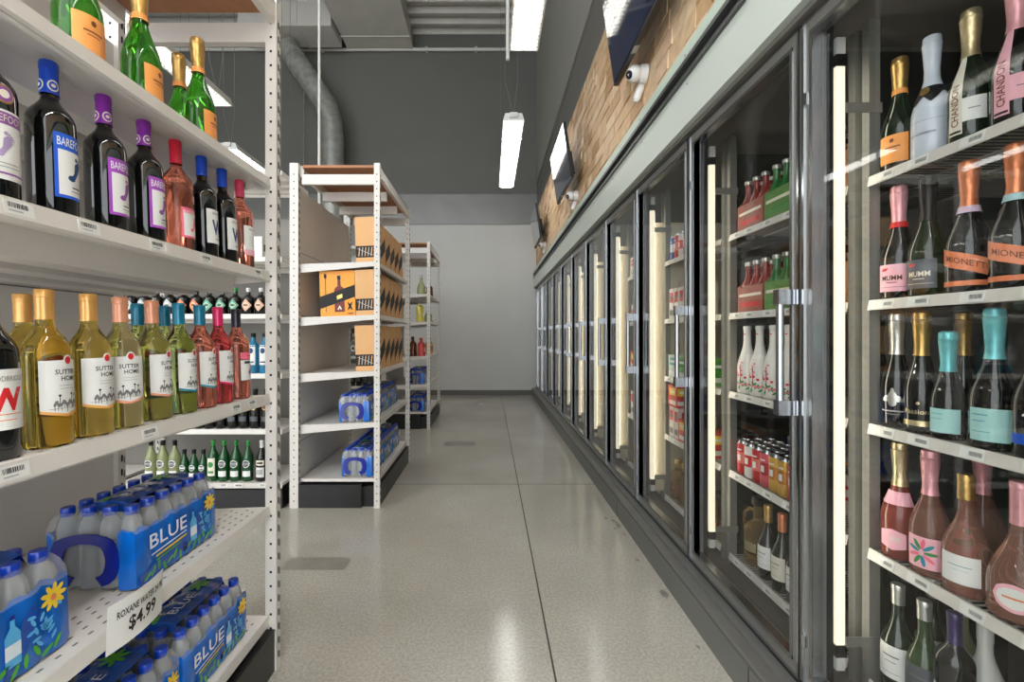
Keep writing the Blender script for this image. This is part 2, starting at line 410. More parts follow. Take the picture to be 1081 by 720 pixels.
def d_mumm(lab, ink):
    def f(S, b, p):
        S.rect(b, -.036, .036, .022, .098, lab); S.text(p, 'MUMM', 0, .060, .046, .014, ink, bold=.02)
        S.rect(p, -.012, .012, .046, .048, ink, .0012); S.rect(p, -.03, .03, .034, .035, ink, .0012); S.poly(p, [(-.02,.088),(-.006,.088),(-.012,.080),(-.026,.080)], L_RED, .0013)
    return f
bubbly('mumm_pink', G_DARK, PINKFOIL, .205, L_RED, d_mumm(L_PALEPINK, INK))
bubbly('mumm_black', G_DKGREEN, BLACKFOIL, .200, None, d_mumm(L_GREY, PAPER2))
def d_mio(S, b, p):
    S.rect(b, -.06, .06, .052, .092, L_COPPER, .0008, skew=-.35); S.rect(b, -.06, .06, .018, .030, L_COPPER, .0006)
    vs, fs = text_geo('MIONETTO', .01); p.add([S.f(x*.085, .072+y*.014-.35*x*.085, .0015) for x, y in vs], fs, L_BROWN)
    S.text(p, 'MIONETTO', 0, .255, .052, .012, L_BROWN, rot=PI/2)
MIO_LILAC = mat('collar_lilac', rgb(222,196,216), 0.4); MIO_AQUA = mat('collar_aqua', rgb(176,214,220), 0.4)
bubbly('mio_lilac', G_DARK, COPPER, .196, MIO_LILAC, d_mio); bubbly('mio_aqua', G_DARK, COPPER, .196, MIO_AQUA, d_mio)
# the script under the ornament is not legible in the photograph: only a thin line stands for it
def d_orn2(S, b, p):
    for dx, dz, a, bb in ((0,.088,.010,.016),(-.012,.082,.008,.009),(.012,.082,.008,.009),(0,.07,.009,.010),(-.02,.078,.005,.005),(.02,.078,.005,.005),(0,.106,.004,.006)):
        S.disc(b, dx, dz, a, bb, SILVER, .0009)
    S.rect(b, -.026, .026, .046, .0495, PALEINK, .0009); S.rect(b, -.014, .014, .038, .039, PALEINK, .0009)
bubbly('silver_orn', G_DARK, SILVER, .205, None, d_orn2, prof=CPN)
def d_passion(S, b, p):
    S.text(p, 'Passion', 0, .058, .050, .013, PALEGOLD, bold=.005); S.rect(b, -.036, .036, .02, .034, PALEGOLD, .0007); S.disc(b, .004, .080, .004, .004, PALEGOLD, .0009)
bubbly('gold_dark', G_DARK, GOLD, .205, None, d_passion, prof=CPN)
def d_aqua(S, b, p):
    S.rect(b, -.037, .037, .020, .094, L_AQUA); S.rect(p, -.03, .0, .078, .080, L_TEAL, .0012); S.rect(p, -.03, -.004, .064, .0655, L_TEAL, .0012); S.rect(p, -.03, .004, .040, .0415, L_TEAL, .0012)
bubbly('teal_big', G_DARK, TEALFOIL, .205, None, d_aqua)
SPS = prof_shoulder(.034, .262, .088, .19, .0135); 
def d_aqua2(S, b, p):
    S.rect(b, -.033, .033, .016, .076, L_AQUA); S.rect(p, -.026, .0, .062, .0635, L_TEAL, .0012); S.rect(p, -.026, -.002, .050, .0512, L_TEAL, .0012)
bubbly('teal_small', G_DARK, TEALFOIL, .168, None, d_aqua2, H=.262, prof=SPS)
def d_blue(S, b, p):
    S.rect(b, -.05, .05, .030, .052, L_BLUE); S.disc(p, -.01, .10, .02, .004, PAPER, .0012, rot=.5); S.disc(p, .0, .075, .022, .003, PAPER, .0012, rot=.15); S.disc(p, -.012, .088, .003, .014, PAPER, .0012, rot=-.4)
bubbly('blue_script', G_DARK, TEALFOIL, .205, None, d_blue)
def d_imp(S, b, p):
    S.poly(b, [(-.030,.035),(0,.026),(.030,.035),(.030,.075),(0,.084),(-.030,.075)], L_PALEPINK, .0012); S.text(p, 'IRE', .006, .057, .022, .013, PAPER2, .0018, bold=.02); S.rect(b, -.06, .06, .15, .185, L_PALEPINK, .0006)
ROSEG = mat('rose_champagne', rgb(170,84,72), 0.05, trans=0.5, ior=1.33, coat=0.4)
ROSEL = mat('rose_bottle', rgb(238,170,148), 0.04, trans=0.8, ior=1.25, coat=0.3)
bubbly('imperial', ROSEG, PALEGOLD, .20, None, d_imp)
def d_palm(S, b, p):
    S.rect(b, -.037, .037, .02, .10, L_PALEPINK)
    for i in range(9):
        a = i*.7; S.disc(p, .018*math.cos(a)-.002, .06+.022*math.sin(a), .014, .0045, (L_GREEN, L_TEAL, L_PINK)[i%3], .0012, rot=a)
bubbly('palm', ROSEL, PINKFOIL, .205, None, d_palm)
RP = prof_shoulder(.045, .285, .095, .205, .0145)
def rose_white():
    S = wrap(RP, .012); b = MB(); p = MB(); S.rect(b, -.038, .038, .030, .098, PAPER); S.rect(p, -.022, .022, .072, .0735, L_TEAL, .0012); S.rect(p, -.016, .016, .062, .063, PALEINK, .0012)
    kind('rose_white', 'rose_wine_bottle', [('bottle_glass', body_mesh(RP, ROSEL), None, []), ('capsule', capsule(RP, .225, .285, GOLD), None, []), label_parts(b, p)])
rose_white()
RP2 = prof_shoulder(.054, .30, .070, .205, .0165)
def rose_round():
    S = wrap(RP2, .012); b = MB(); p = MB(); S.disc(b, 0, .055, .036, .030, L_PALEPINK, .0012, 20); S.disc(b, 0, .055, .028, .022, PAPER, .0018, 18); S.rect(p, -.018, .018, .054, .058, L_COPPER, .0024)
    kind('rose_round', 'rose_wine_bottle', [('bottle_glass', body_mesh(RP2, ROSEL), None, []), ('capsule', capsule(RP2, .205, .30, PINKFOIL), None, []), label_parts(b, p)])
rose_round()
def plain_wine(key, glass, cap, lab=PAPER, cz=.25, line=GREYINK, P=None, R=.0385, name='wine_bottle'):
    P = P or WP; H = P[-1][1]; S = wrap(P, .02); b = MB(); p = MB(); w = R*.95
    S.rect(b, -w, w, .045, .135, lab); S.rect(p, -w*.5, w*.5, .105, .109, line, .0012); S.rect(p, -w*.35, w*.35, .09, .092, line, .0012); S.rect(p, -w*.6, w*.6, .06, .0612, line, .0012)
    kind(key, name, [('bottle_glass', body_mesh(P, glass), None, []), ('capsule', capsule(P, cz, H, cap), None, []), label_parts(b, p)])
BP = prof_shoulder(.039, .30, .12, .222, .0145)
plain_wine('plain_silver', G_DKGREEN, C_STEEL, PAPER, .245, P=BP); plain_wine('plain_screw', mat('green_wine_glass', rgb(60,84,44), .05, trans=.3, coat=.4), C_STEEL, L_GREY, .25, P=BP)
plain_wine('plain_violet', G_DARK, C_VIOLET, PAPER, .24, P=WP); plain_wine('plain_pale', G_PALE, C_STEEL, PAPER2, .245, P=BP)
plain_wine('plain_white', mat('white_glass', rgb(222,222,216), .3), C_WHITE, PAPER, .24, P=BP)
plain_wine('plain_gold', G_DARK, GOLD, PAPER, .23, P=BP); plain_wine('plain_copper', G_DKGREEN, COPPER, PAPER2, .23, P=BP)

# ------------------------------------------------------------------ spirits, cans, cartons
def small_kind(key, name, P, glass, cap, cz, lab, w, z0, z1, extra=None, seg=16):
    S = wrap(P, .02); b = MB(); p = MB()
    if lab: S.rect(b, -w, w, z0, z1, lab)
    if extra: extra(S, b, p)
    H = P[-1][1]
    parts = [('bottle_glass', body_mesh(P, glass, seg), None, []), ('capsule', capsule(P, cz, H, cap, seg=12), None, [])]
    if b.v: parts.append(label_parts(b, p))
    kind(key, name, parts)
HP = prof_shoulder(.041, .19, .115, .145, .014)
def diamond(c):
    def f(S, b, p):
        S.poly(b, [(-.040,.066),(0,.022),(.040,.066),(0,.110)], c, .0012); S.poly(p, [(-.024,.066),(0,.044),(.024,.066),(0,.088)], PAPER2, .002); S.poly(p, [(-.018,.066),(0,.051),(.018,.066),(0,.081)], c, .0026); S.rect(p, -.014, .014, .062, .070, INK, .0032)
    return f
for k, c, cp in (('grey', L_GREY2, BLACKFOIL), ('orange', L_COPPER, BLACKFOIL), ('green', mat('label_sage', rgb(110,176,146), .5), C_GREEN), ('cream', mat('label_sand', rgb(226,180,150), .5), C_WHITE)):
    small_kind('gin_'+k, 'gin_bottle', HP, G_DARK, cp, .162, None, 0, 0, 0, diamond(c))
BGP = prof_shoulder(.038, .285, .19, .235, .016)
def bluelab(S, b, p): S.disc(p, 0, .16, .016, .02, L_NAVY, .0014); S.rect(p, -.02, .02, .075, .085, L_NAVY, .0012)
small_kind('gin_blue', 'gin_bottle', BGP, G_BLUE, BLACKFOIL, .255, PAPER, .03, .06, .20, bluelab)
VP_ = prof_shoulder(.037, .285, .16, .245, .0135); VPS = prof_shoulder(.031, .22, .115, .185, .0125)
def vlab(S, b, p):
    R = max(q[0] for q in [(.037,0)])
    S.disc(b, 0, .125, .027, .027, PAPER, .0013); S.disc(p, 0, .125, .022, .022, L_GREY, .0018); S.rect(p, -.024, .024, .119, .131, PAPER, .0024); S.rect(p, -.018, .018, .122, .128, INK, .003)
    S.rect(b, -.03, .03, .035, .075, PAPER)
def vlabs(S, b, p):
    S.disc(b, 0, .095, .021, .021, PAPER, .0013); S.disc(p, 0, .095, .017, .017, L_GREY, .0018); S.rect(p, -.018, .018, .09, .10, PAPER, .0024); S.rect(b, -.024, .024, .03, .058, PAPER)
small_kind('verm_green', 'vermouth_bottle', VP_, G_VERM, C_GREEN, .25, None, 0, 0, 0, vlab)
small_kind('verm_yellow', 'vermouth_bottle', VP_, G_PALE, BLACKFOIL, .25, None, 0, 0, 0, vlab)
small_kind('verm_small', 'vermouth_bottle', VPS, G_VERM, BLACKFOIL, .19, None, 0, 0, 0, vlabs)
def tall_lab(S, b, p): S.rect(b, -.028, .028, .04, .165, PAPER2); S.disc(p, 0, .12, .018, .02, L_GREEN, .0014); S.rect(p, -.02, .02, .06, .075, L_GREEN, .0014)
small_kind('verm_tall', 'vermouth_bottle', VP_, G_VERM, C_GREEN, .25, None, 0, 0, 0, tall_lab)
def dk_lab(S, b, p): S.rect(b, -.03, .03, .03, .10, PAPER); S.rect(b, -.03, .03, .115, .15, PAPER2); S.rect(p, -.022, .022, .05, .085, PALEINK, .0012); S.rect(p, -.022, .022, .125, .138, INK, .0012)
small_kind('verm_dark', 'vermouth_bottle', VP_, G_DARK, C_WHITE, .235, None, 0, 0, 0, dk_lab)
DP = prof_shoulder(.036, .275, .16, .215, .015)
def medal(S, b, p): S.disc(b, 0, .15, .019, .02, GOLD, .0014); S.disc(p, 0, .15, .012, .013, L_BROWN, .002); S.rect(b, -.028, .028, .05, .085, L_GREY)
small_kind('dark_medal', 'liqueur_bottle', DP, G_DARK, BLACKFOIL, .225, None, 0, 0, 0, medal)
small_kind('dark_red', 'liqueur_bottle', prof_shoulder(.034,.24,.13,.185,.014), G_DARK, BLACKFOIL, .2, L_RED, .026, .04, .062)
small_kind('dark_plain', 'liqueur_bottle', DP, G_DARK, C_DARK, .225, L_GREY, .028, .06, .13)
small_kind('clear_vodka', 'vodka_bottle', prof_shoulder(.038,.29,.17,.22,.0155), G_CLEAR, C_STEEL, .25, PAPER, .03, .06, .14, lambda S, b, p: S.rect(p, -.014, .014, .085, .115, INK, .0012))
small_kind('yellow_liqueur', 'liqueur_bottle', prof_shoulder(.05,.28,.20,.23,.018), mat('yellow_liqueur', rgb(206,190,84), .08, coat=.4), C_STEEL, .25, PAPER2, .03, .06, .12)
small_kind('glass_jug', 'liqueur_bottle', prof_shoulder(.06,.26,.07,.20,.018), G_PALE, C_STEEL, .225, PAPER2, .03, .04, .08)
small_kind('red_juice', 'juice_bottle', prof_shoulder(.05,.24,.15,.20,.02), mat('red_juice', rgb(196,62,56), .12, coat=.4), L_RED, .215, L_PALEPINK, .03, .05, .11)
small_kind('brown_jar', 'liqueur_bottle', prof_shoulder(.05,.26,.16,.21,.02), G_BROWN, BLACKFOIL, .225, L_BROWN, .03, .05, .12)
small_kind('gold_bottle', 'liqueur_bottle', prof_shoulder(.045,.24,.14,.19,.018), G_AMBER, GOLD, .21, L_BROWN, .03, .05, .11)
# flowered white sake-style bottle
FP = prof_shoulder(.041, .30, .11, .235, .0155)
def flowers(S, b, p):
    rr = random.Random(5)
    for i in range(9): S.disc(b, -.03+.0075*i, .035+rr.uniform(-.01,.02), .011, .0045, L_GREEN, .0012, n=8, rot=rr.uniform(0,3))
    for i in range(8): S.disc(b, -.028+.008*i, .045+rr.uniform(-.012,.05), .0065, .0055, (L_RED, L_PINK)[i%2], .0016, n=9)
    S.rect(b, -.002, .001, .05, .12, L_BROWN, .0012); S.rect(p, -.012, .012, .262, .267, L_RED, .0016)
    for i in range(5): S.disc(b, .006*math.sin(i*2), .09+.012*i, .005, .004, L_PINK, .0016, n=8)
small_kind('flower', 'flowered_bottle', FP, mat('white_ceramic', rgb(228,224,218), .25), C_WHITE, .282, None, 0, 0, 0, flowers, seg=22)
# round amber bottle with a shoulder handle
def tequila():
    P = prof_shoulder(.056, .265, .15, .2, .019); S = wrap(P, .02); b = MB(); S.rect(b, -.03, .03, .06, .10, PALEGOLD)
    h = MB(); h.pipe([(0,-.017,.222),(0,-.04,.23),(0,-.066,.205),(0,-.072,.16),(0,-.056,.12)], .006, G_AMBER)
    k = MB(); k.lathe([(.0,.255),(.024,.255),(.026,.26),(.026,.285),(.02,.292),(.0,.293)], 16, BLACKFOIL)
    kind('tequila', 'tequila_bottle', [('bottle_glass', body_mesh(P, G_AMBER), None, []), ('handle', h.mesh('handle'), None, []), ('stopper', k.mesh('stopper'), None, []), ('label', b.mesh('label'), None, [])])
tequila()
def bottle_beer(glass, cap):
    P = prof_shoulder(.0295, .222, .11, .17, .0125); b = MB(); b.lathe(P, 14, glass); return b.mesh('beer_glass'), capsule(P, .205, .222, cap, .003, 12)
def sixpack(key, glass, cap, box, box2):
    gm, cm = bottle_beer(glass, cap); c = MB()
    # carton carrier: walls with cut-down ends and a centre handle panel (3 along Y, 2 along X)
    a, e, t = .063, .096, .0015
    for x in (-a, a-t):
        c.box(x, x+t, -e, e, 0, .115, box)
        sx = -1 if x < 0 else 1
        c.box(x+(-.0006 if sx<0 else t), x+(0 if sx<0 else t+.0006), -e*.86, e*.86, .070, .082, PAPER2)
        c.box(x+(-.0006 if sx<0 else t), x+(0 if sx<0 else t+.0006), -e*.7, e*.7, .025, .045, box2)
    for y in (-e, e-t):
        c.hexa([(-a,y,0),(a,y,0),(a,y,.115),(0,y,.175),(-a,y,.115)], [(-a,y+t,0),(a,y+t,0),(a,y+t,.115),(0,y+t,.175),(-a,y+t,.115)], box)
    c.box(-.0008, .0008, -e, e, 0, .175, box); c.box(-a, a, -e, e, 0, .0015, box)
    KINDS[key] = ('six_pack', (c.mesh('carrier'), gm, cm))
sixpack('six_red', mat('red_beer', rgb(128,34,30), .06, coat=.4), C_STEEL, CARTON_PINK, L_RED)
sixpack('six_green', mat('green_beer', rgb(30,104,40), .06, coat=.4), C_STEEL, CARTON_GREEN, L_GREEN)
sixpack('six_brown', G_BROWN, C_STEEL, mat('cream_carton', rgb(206,150,120), .55, noise=.2, nscale=60), L_RED)
def place_six(key, label, loc, group=None):
    cm, gm, km = KINDS[key][1]; r = thing('beer_six_pack', label, 'beer', loc, 0, group)
    link('carrier', cm, r)
    for x in (-.0315, .0315):
        for y in (-.0625, 0, .0625):
            g = link('bottle', gm, r); g.location = (x, y, .0016); link('bottle_cap', km, g)
def can(key, m, band):
    P = [(.0,.0),(.022,0),(.0275,.008),(.0275,.138),(.0235,.150),(.0245,.153),(.0225,.154),(.0215,.150),(.0,.150)]
    b = MB(); b.lathe(P[1:4], 16, m, cap1=False); b.lathe([(.0277,.05),(.0277,.10)], 16, band, cap0=False, cap1=False)
    S = wrap([(.0278,0),(.0278,.15)]); S.rect(b, -.008, .008, .062, .088, PAPER, .0006); S.rect(b, -.012, .012, .108, .114, PAPER, .0004)
    t = MB(); t.lathe(P[3:-1], 16, STEEL, cap0=False); t.box(-.006, .010, -.005, .005, .151, .1525, STEEL)
    kind(key, 'slim_can', [('can_body', b.mesh('can_body'), None, []), ('can_top', t.mesh('can_top'), None, [])])
can('can_red', mat('can_red', rgb(196,52,56), .3, .3), mat('can_red2', rgb(222,120,110), .3, .3)); can('can_pink', mat('can_pink', rgb(214,92,104), .3, .3), mat('can_pink2', rgb(170,40,50), .3, .3))
can('can_gold', mat('can_gold', rgb(216,172,84), .3, .4), mat('can_gold2', rgb(186,120,50), .3, .3)); can('can_blue', mat('can_blue', rgb(60,96,170), .3, .3), PAPER); can('can_white', mat('can_white', rgb(224,222,216), .3, .1), L_RED)
can('can_lime', mat('can_lime', rgb(80,170,70), .3, .3), L_YELLOW)
def carton(key, w, d, h, m, art=None):   # faces: +X / -X = shop side ; art(surface, mb, which)
    b = MB(); b.box(-w/2, w/2, -d/2, d/2, 0, h, m); arts = []
    if art:
        for S, which in ((plane((w/2,0,0),(0,1,0),(0,0,1),(1,0,0)), 'front'), (plane((-w/2,0,0),(0,-1,0),(0,0,1),(-1,0,0)), 'back'), (plane((0,-d/2,0),(1,0,0),(0,0,1),(0,-1,0)), 'end')):
            p = MB(); art(S, p, which)
            if p.v: arts.append(('printed_artwork', p.mesh('printed_artwork'), None, []))
    f = MB(); f.box(-w/2, w/2, -.0006, .0006, h, h+.0006, GREYINK)
    parts = [('carton', b.mesh('carton'), None, []), ('flap_seam', f.mesh('flap_seam'), None, [])]
    kind(key, 'carton', parts+arts)
def art_plain(c1, c2, h, w):
    def f(S, p, which):
        S.rect(p, -w*.42, w*.42, h*.55, h*.88, c1); S.rect(p, -w*.3, w*.3, h*.66, h*.76, c2, .001); S.rect(p, -w*.42, w*.42, h*.12, h*.3, c2)
    return f
carton('box_teal', .10, .125, .14, mat('box_teal', rgb(200,206,200), .5), art_plain(L_TEAL, PAPER, .14, .11))
carton('box_green', .10, .125, .14, mat('box_green', rgb(86,168,60), .5), art_plain(L_GREEN, PAPER, .14, .11))
carton('box_red', .10, .125, .13, mat('box_red', rgb(206,60,40), .5), art_plain(L_YELLOW, PAPER, .13, .11))
carton('box_white', .10, .125, .15, mat('box_white', rgb(224,220,212), .5), art_plain(L_RED, L_GREY2, .15, .11))
carton('box_grey', .16, .27, .165, mat('box_grey', rgb(150,140,138), .5), art_plain(L_COPPER, PAPER, .165, .2))
carton('box_tall', .09, .065, .185, mat('box_tall', rgb(214,206,200), .5), art_plain(L_RED, L_GREY, .185, .06))
carton('box_white_small', .16, .14, .15, mat('box_white2', rgb(232,230,226), .5), lambda S, p, w: S.rect(p, -.045, -.015, .05, .10, INK))
# tall tan gift cartons: black diagonal band, hatched square at the foot
TW, TD, TH = .136, .158, .325
def art_tan(S, p, which):
    if which == 'end':
        S.rect(p, -TW/2, TW/2, .035, .118, INK)
        for i in range(5): S.poly(p, [(-.05+.022*i,.045),(-.043+.022*i,.045),(-.035+.022*i,.108),(-.042+.022*i,.108)], PALEINK if i % 2 else CARTON_TAN, .001)
        S.poly(p, [(-.06,.10),(-.05,.10),(.06,.05),(.05,.05)], PALEINK, .0014)
    else:
        S.poly(p, [(-TD/2,.05),(TD/2,.14),(TD/2,.235),(-TD/2,.145)], INK); S.poly(p, [(-.03,.115),(.03,.14),(.03,.175),(-.03,.15)], PALEINK, .001)
carton('gift_tan', TW, TD, TH, CARTON_TAN, art_tan)
OW, OD, OH = .25, .14, .325
def art_orange(S, p, which):
    if which != 'end': return
    S.poly(p, [(-OW/2,.055),(OW/2,.135),(OW/2,.222),(-OW/2,.142)], INK)
    # square-shouldered bottle with slanting label
    body = mat('art_bottle_red', rgb(110,26,20), .4)
    S.poly(p, [(-.022,.03),(.050,.03),(.050,.19),(.040,.205),(.026,.215),(.024,.262),(.004,.262),(.002,.215),(-.012,.205),(-.022,.19)], body, .001)
    S.poly(p, [(.002,.262),(.026,.262),(.026,.290),(.002,.290)], INK, .0015); S.poly(p, [(-.022,.105),(.050,.130),(.050,.180),(-.022,.155)], INK, .0015); S.poly(p, [(-.004,.118),(.036,.132),(.036,.160),(-.004,.146)], GOLD, .002)
    S.poly(p, [(-.002,.05),(.014,.078),(.030,.05),(.022,.044),(.014,.06),(.006,.044)], PAPER2, .002)
    # stirring spoon and small spray of leaves
    S.poly(p, [(-.085,.03),(-.081,.03),(-.081,.27),(-.085,.27)], INK, .001); S.disc(p, -.083, .288, .010, .018, INK, .001)
    for a in (-.5, .5): S.disc(p, .088, .07, .007, .034, INK, .001, rot=a)
    S.rect(p, .07, .11, .014, .022, L_BROWN, .001)
carton('gift_orange', OW, OD, OH, CARTON_ORANGE, art_orange)

# ------------------------------------------------------------------ bottled water pack (4 across X, 6 along Y)
PP = .0535; PXW, PYL = PP*4, PP*6
W_BLUE = mat('printed_film_blue', rgb(6,100,196), .2, noise=.34, nscale=14, coat=.5)
W_DEEP = mat('printed_film_deep', rgb(10,30,140), .22, coat=.5); W_DEEP2 = mat('printed_film_mid', rgb(10,72,166), .22, coat=.5, noise=.3, nscale=40); W_LEAF = mat('printed_leaf', rgb(70,170,40), .3)
W_CYAN = mat('printed_cyan', rgb(86,176,226), .3); W_TOP = mat('printed_film_top', rgb(18,72,158), .18, noise=.45, nscale=22, bump=.6, coat=.6)
W_TXT = mat('printed_white', rgb(226,236,244), .3); W_PET = mat('clear_pet', rgb(238,244,248), .05, trans=.72, ior=1.2, coat=.6)
def film_mat():
    m = bpy.data.materials.new('clear_shrink_film'); m.use_nodes = True; nt = m.node_tree; b = nt.nodes['Principled BSDF']; o = nt.nodes['Material Output']
    b.inputs['Base Color'].default_value = rgb(240,244,248); b.inputs['Roughness'].default_value = .1; b.inputs['Coat Weight'].default_value = 1.0
    t = nt.nodes.new('ShaderNodeBsdfTransparent'); x = nt.nodes.new('ShaderNodeMixShader'); x.inputs[0].default_value = .2
    tc = nt.nodes.new('ShaderNodeTexCoord'); n = nt.nodes.new('ShaderNodeTexNoise'); n.inputs['Scale'].default_value = 55; bp = nt.nodes.new('ShaderNodeBump'); bp.inputs['Strength'].default_value = .8; bp.inputs['Distance'].default_value = .006
    nt.links.new(tc.outputs['Object'], n.inputs['Vector']); nt.links.new(n.outputs['Fac'], bp.inputs['Height']); nt.links.new(bp.outputs[0], b.inputs['Normal'])
    nt.links.new(t.outputs[0], x.inputs[1]); nt.links.new(b.outputs[0], x.inputs[2]); nt.links.new(x.outputs[0], o.inputs['Surface']); return m
W_FILM = film_mat()
WB = [(.018,0),(.0245,.004),(.0258,.012),(.0245,.030),(.0258,.040),(.0245,.055),(.0258,.07),(.0245,.09),(.0258,.105),(.0258,.140),(.0248,.152),(.0215,.164),(.0165,.173),(.0135,.178),(.0125,.186)]
WCAP = [(.0148,.178),(.0152,.180),(.0152,.196),(.0142,.199)]
_b = MB(); _b.lathe(WB, 14, W_PET); WATER = _b.mesh('water_bottle')
_b = MB(); _b.lathe(WCAP, 14, C_BOTTLE); WATERCAP = _b.mesh('bottle_cap')
_b = MB(); _b.lathe(WB, 9, W_PET); _b.lathe(WCAP, 9, C_BOTTLE); WATERLOW = _b.mesh('water_bottle')
def outline():
    pts = []; hx, hy = PXW/2, PYL/2
    def side(p0, p1, nrm, n):
        for i in range(n*4):
            t = i/(n*4.0); s = .0045*abs(math.sin(PI*t*n)); pts.append((p0[0]+(p1[0]-p0[0])*t+nrm[0]*s, p0[1]+(p1[1]-p0[1])*t+nrm[1]*s, t, nrm))
    side((hx,-hy),(hx,hy),(1,0),6); side((hx,hy),(-hx,hy),(0,1),4); side((-hx,hy),(-hx,-hy),(-1,0),6)
    return pts
def pack_meshes():
    hx, hy = PXW/2, PYL/2; s = MB(); pts = outline()
    ring = pts + [(-hx,-hy,0,(-1,0))]
    # end strips closing round the two corners of the handle end
    for (x0, x1) in ((-hx, -hx+.020),): ring = ring + [(x0+.01,-hy-.003,0,(0,-1)), (x1,-hy-.004,0,(0,-1))]
    ring = [(hx-.040,-hy-.004,0,(0,-1)), (hx-.028,-hy-.006,0,(0,-1)), (hx-.012,-hy-.004,0,(0,-1))] + ring
    n = len(ring); zt = lambda i: .144+.005*math.sin(i*1.7)+.004*math.sin(i*.6)
    vs = []
    for i, (x, y, t, nr) in enumerate(ring):
        vs += [(x*.985, y*.99, .004), (x, y, .014), (x, y, .075), (x*1.0, y*1.0, zt(i)-.012), (x-nr[0]*.003, y-nr[1]*.003, zt(i))]
    s.add(vs, [(i*5+k, (i+1)*5+k, (i+1)*5+k+1, i*5+k+1) for i in range(n-1) for k in range(4)], W_BLUE, True)
    sleeve = s.mesh('printed_sleeve')
    # artwork on both long sides
    art = []; rr = random.Random(11)
    for sg in (1, -1):
        a = MB()
        S = plane((sg*(hx+.0052),0,0),(0,sg,0),(0,0,1),(sg,0,0))
        S.text(a, 'BLUE', -.050, .098, .140, .036, W_TXT, .0006, bold=.01)
        S.poly(a, [(-.155,.006),(-.06,.010),(.022,.028),(.024,.060),(-.06,.050),(-.155,.030)], W_DEEP2, .0001); S.rect(a, -.115, .018, .070, .073, W_TXT, .0004, skew=.06); S.rect(a, -.10, .018, .058, .063, L_YELLOW, .0004, skew=.06); S.rect(a, -.10, -.005, .049, .053, W_LEAF, .0004, skew=.06)
        S.poly(a, [(.030,.010),(.062,.020),(.10,.10),(.085,.118),(.066,.10)], W_DEEP2, .0001)
        # bottle picture
        S.poly(a, [(.034,.03),(.062,.03),(.062,.085),(.052,.10),(.052,.112),(.044,.112),(.044,.10),(.034,.085)], W_CYAN, .0002); S.poly(a, [(.044,.112),(.052,.112),(.052,.12),(.044,.12)], W_DEEP, .0003); S.rect(a, .034, .062, .045, .07, W_TXT, .0004)
        for i in range(16):  # splashes and snow-flake petals
            S.disc(a, .08+rr.uniform(0,.055), .035+rr.uniform(0,.06), .009, .0035, W_CYAN, .0002, n=7, rot=rr.uniform(0,3))
        for i in range(9): S.disc(a, .125+.015*math.cos(i*.7), .112+.015*math.sin(i*.7), .012, .005, L_YELLOW, .0003, n=7, rot=i*.7)
        S.disc(a, .125, .110, .006, .006, L_COPPER, .0005, n=8)
        for i in range(14): S.disc(a, -.13+.02*i, .018+.006*(i%3), .014, .0045, W_LEAF, .0002, n=7, rot=.5+.5*(i%4))
        S.disc(a, .01, .03, .010, .014, W_DEEP, .0002, n=10)
        art.append(a.mesh('printed_artwork'))
    # open ring of dark blue print on the handle end
    r = MB(); vs = []; m = 26; cz = .078
    for i in range(m+1):
        t = math.radians(-62+304*i/m); k = 1.0/max(abs(math.cos(t)),abs(math.sin(t)))**.35
        for rx, rz in ((.052,.042),(.085,.066)):
            vs.append((-.012+rx*k*math.cos(t), -hy-.0075, cz+rz*k*math.sin(t)))
    f1 = [(2*i,2*i+1,2*i+3,2*i+2) for i in range(m)]
    o = len(vs); vs2 = vs+[(x,y+.003,z) for x,y,z in vs]
    f = f1+[tuple(reversed([q+o for q in p])) for p in f1]+[(2*i+2,2*i,2*i+o,2*i+2+o) for i in range(m)]+[(2*i+1,2*i+3,2*i+3+o,2*i+1+o) for i in range(m)]
    r.add(vs2, f, W_DEEP); handle = r.mesh('handle_ring')
    # printed strip over the two middle rows of caps
    t = MB(); nx, ny = 8, 26; vs = []
    for i in range(nx+1):
        for j in range(ny+1):
            x = -.050+.100*i/nx; y = -hy+.050+(PYL-.075)*j/ny
            cap = abs(math.sin(PI*(y+hy)/PP)); z = .1995+.004*cap*(1-abs(x)/.09)-.008*(abs(x)/.05)**4
            if j in (0, ny): z -= .02
            vs.append((x, y, z))
    t.add(vs, [(i*(ny+1)+j,(i+1)*(ny+1)+j,(i+1)*(ny+1)+j+1,i*(ny+1)+j+1) for i in range(nx) for j in range(ny)], W_TOP, True)
    strip = t.mesh('top_strip'); g = MB()
    S = plane((0,0,.2045),(0,1,0),(-1,0,0),(0,0,1)); S.text(g, 'BLUE', -.02, -.012, .10, .026, W_TXT, .0005); 
    for i in range(8): S.disc(g, .085+.018*math.cos(i*.9), .004+.016*math.sin(i*.9), .018, .006, W_LEAF, .0006, n=7, rot=i*.9)
    S.disc(g, -.10, .01, .025, .008, W_LEAF, .0006, n=8, rot=.4)
    top = g.mesh('printed_artwork')
    # clear film from the sleeve rim up over the shoulders
    c = MB(); full = outline()+[(hx*1-2*hx*i/16.0-0, -hy-.0045*abs(math.sin(PI*i/4.0)), 0, (0,-1)) for i in range(17)][::-1]
    n = len(full); vs = []
    for i, (x, y, q, nr) in enumerate(full):
        vs += [(x, y, .135 if nr != (0,-1) else .012), (x*.995, y*.995, .155), (x*.93, y*.95, .176+.004*math.sin(i*1.3)), (x*.84, y*.90, .188)]
    c.add(vs, [(i*4+k, ((i+1)%n)*4+k, ((i+1)%n)*4+k+1, i*4+k+1) for i in range(n) for k in range(3)], W_FILM, True)
    film = c.mesh('shrink_film')
    return sleeve, art, handle, strip, top, film
PACK = pack_meshes()
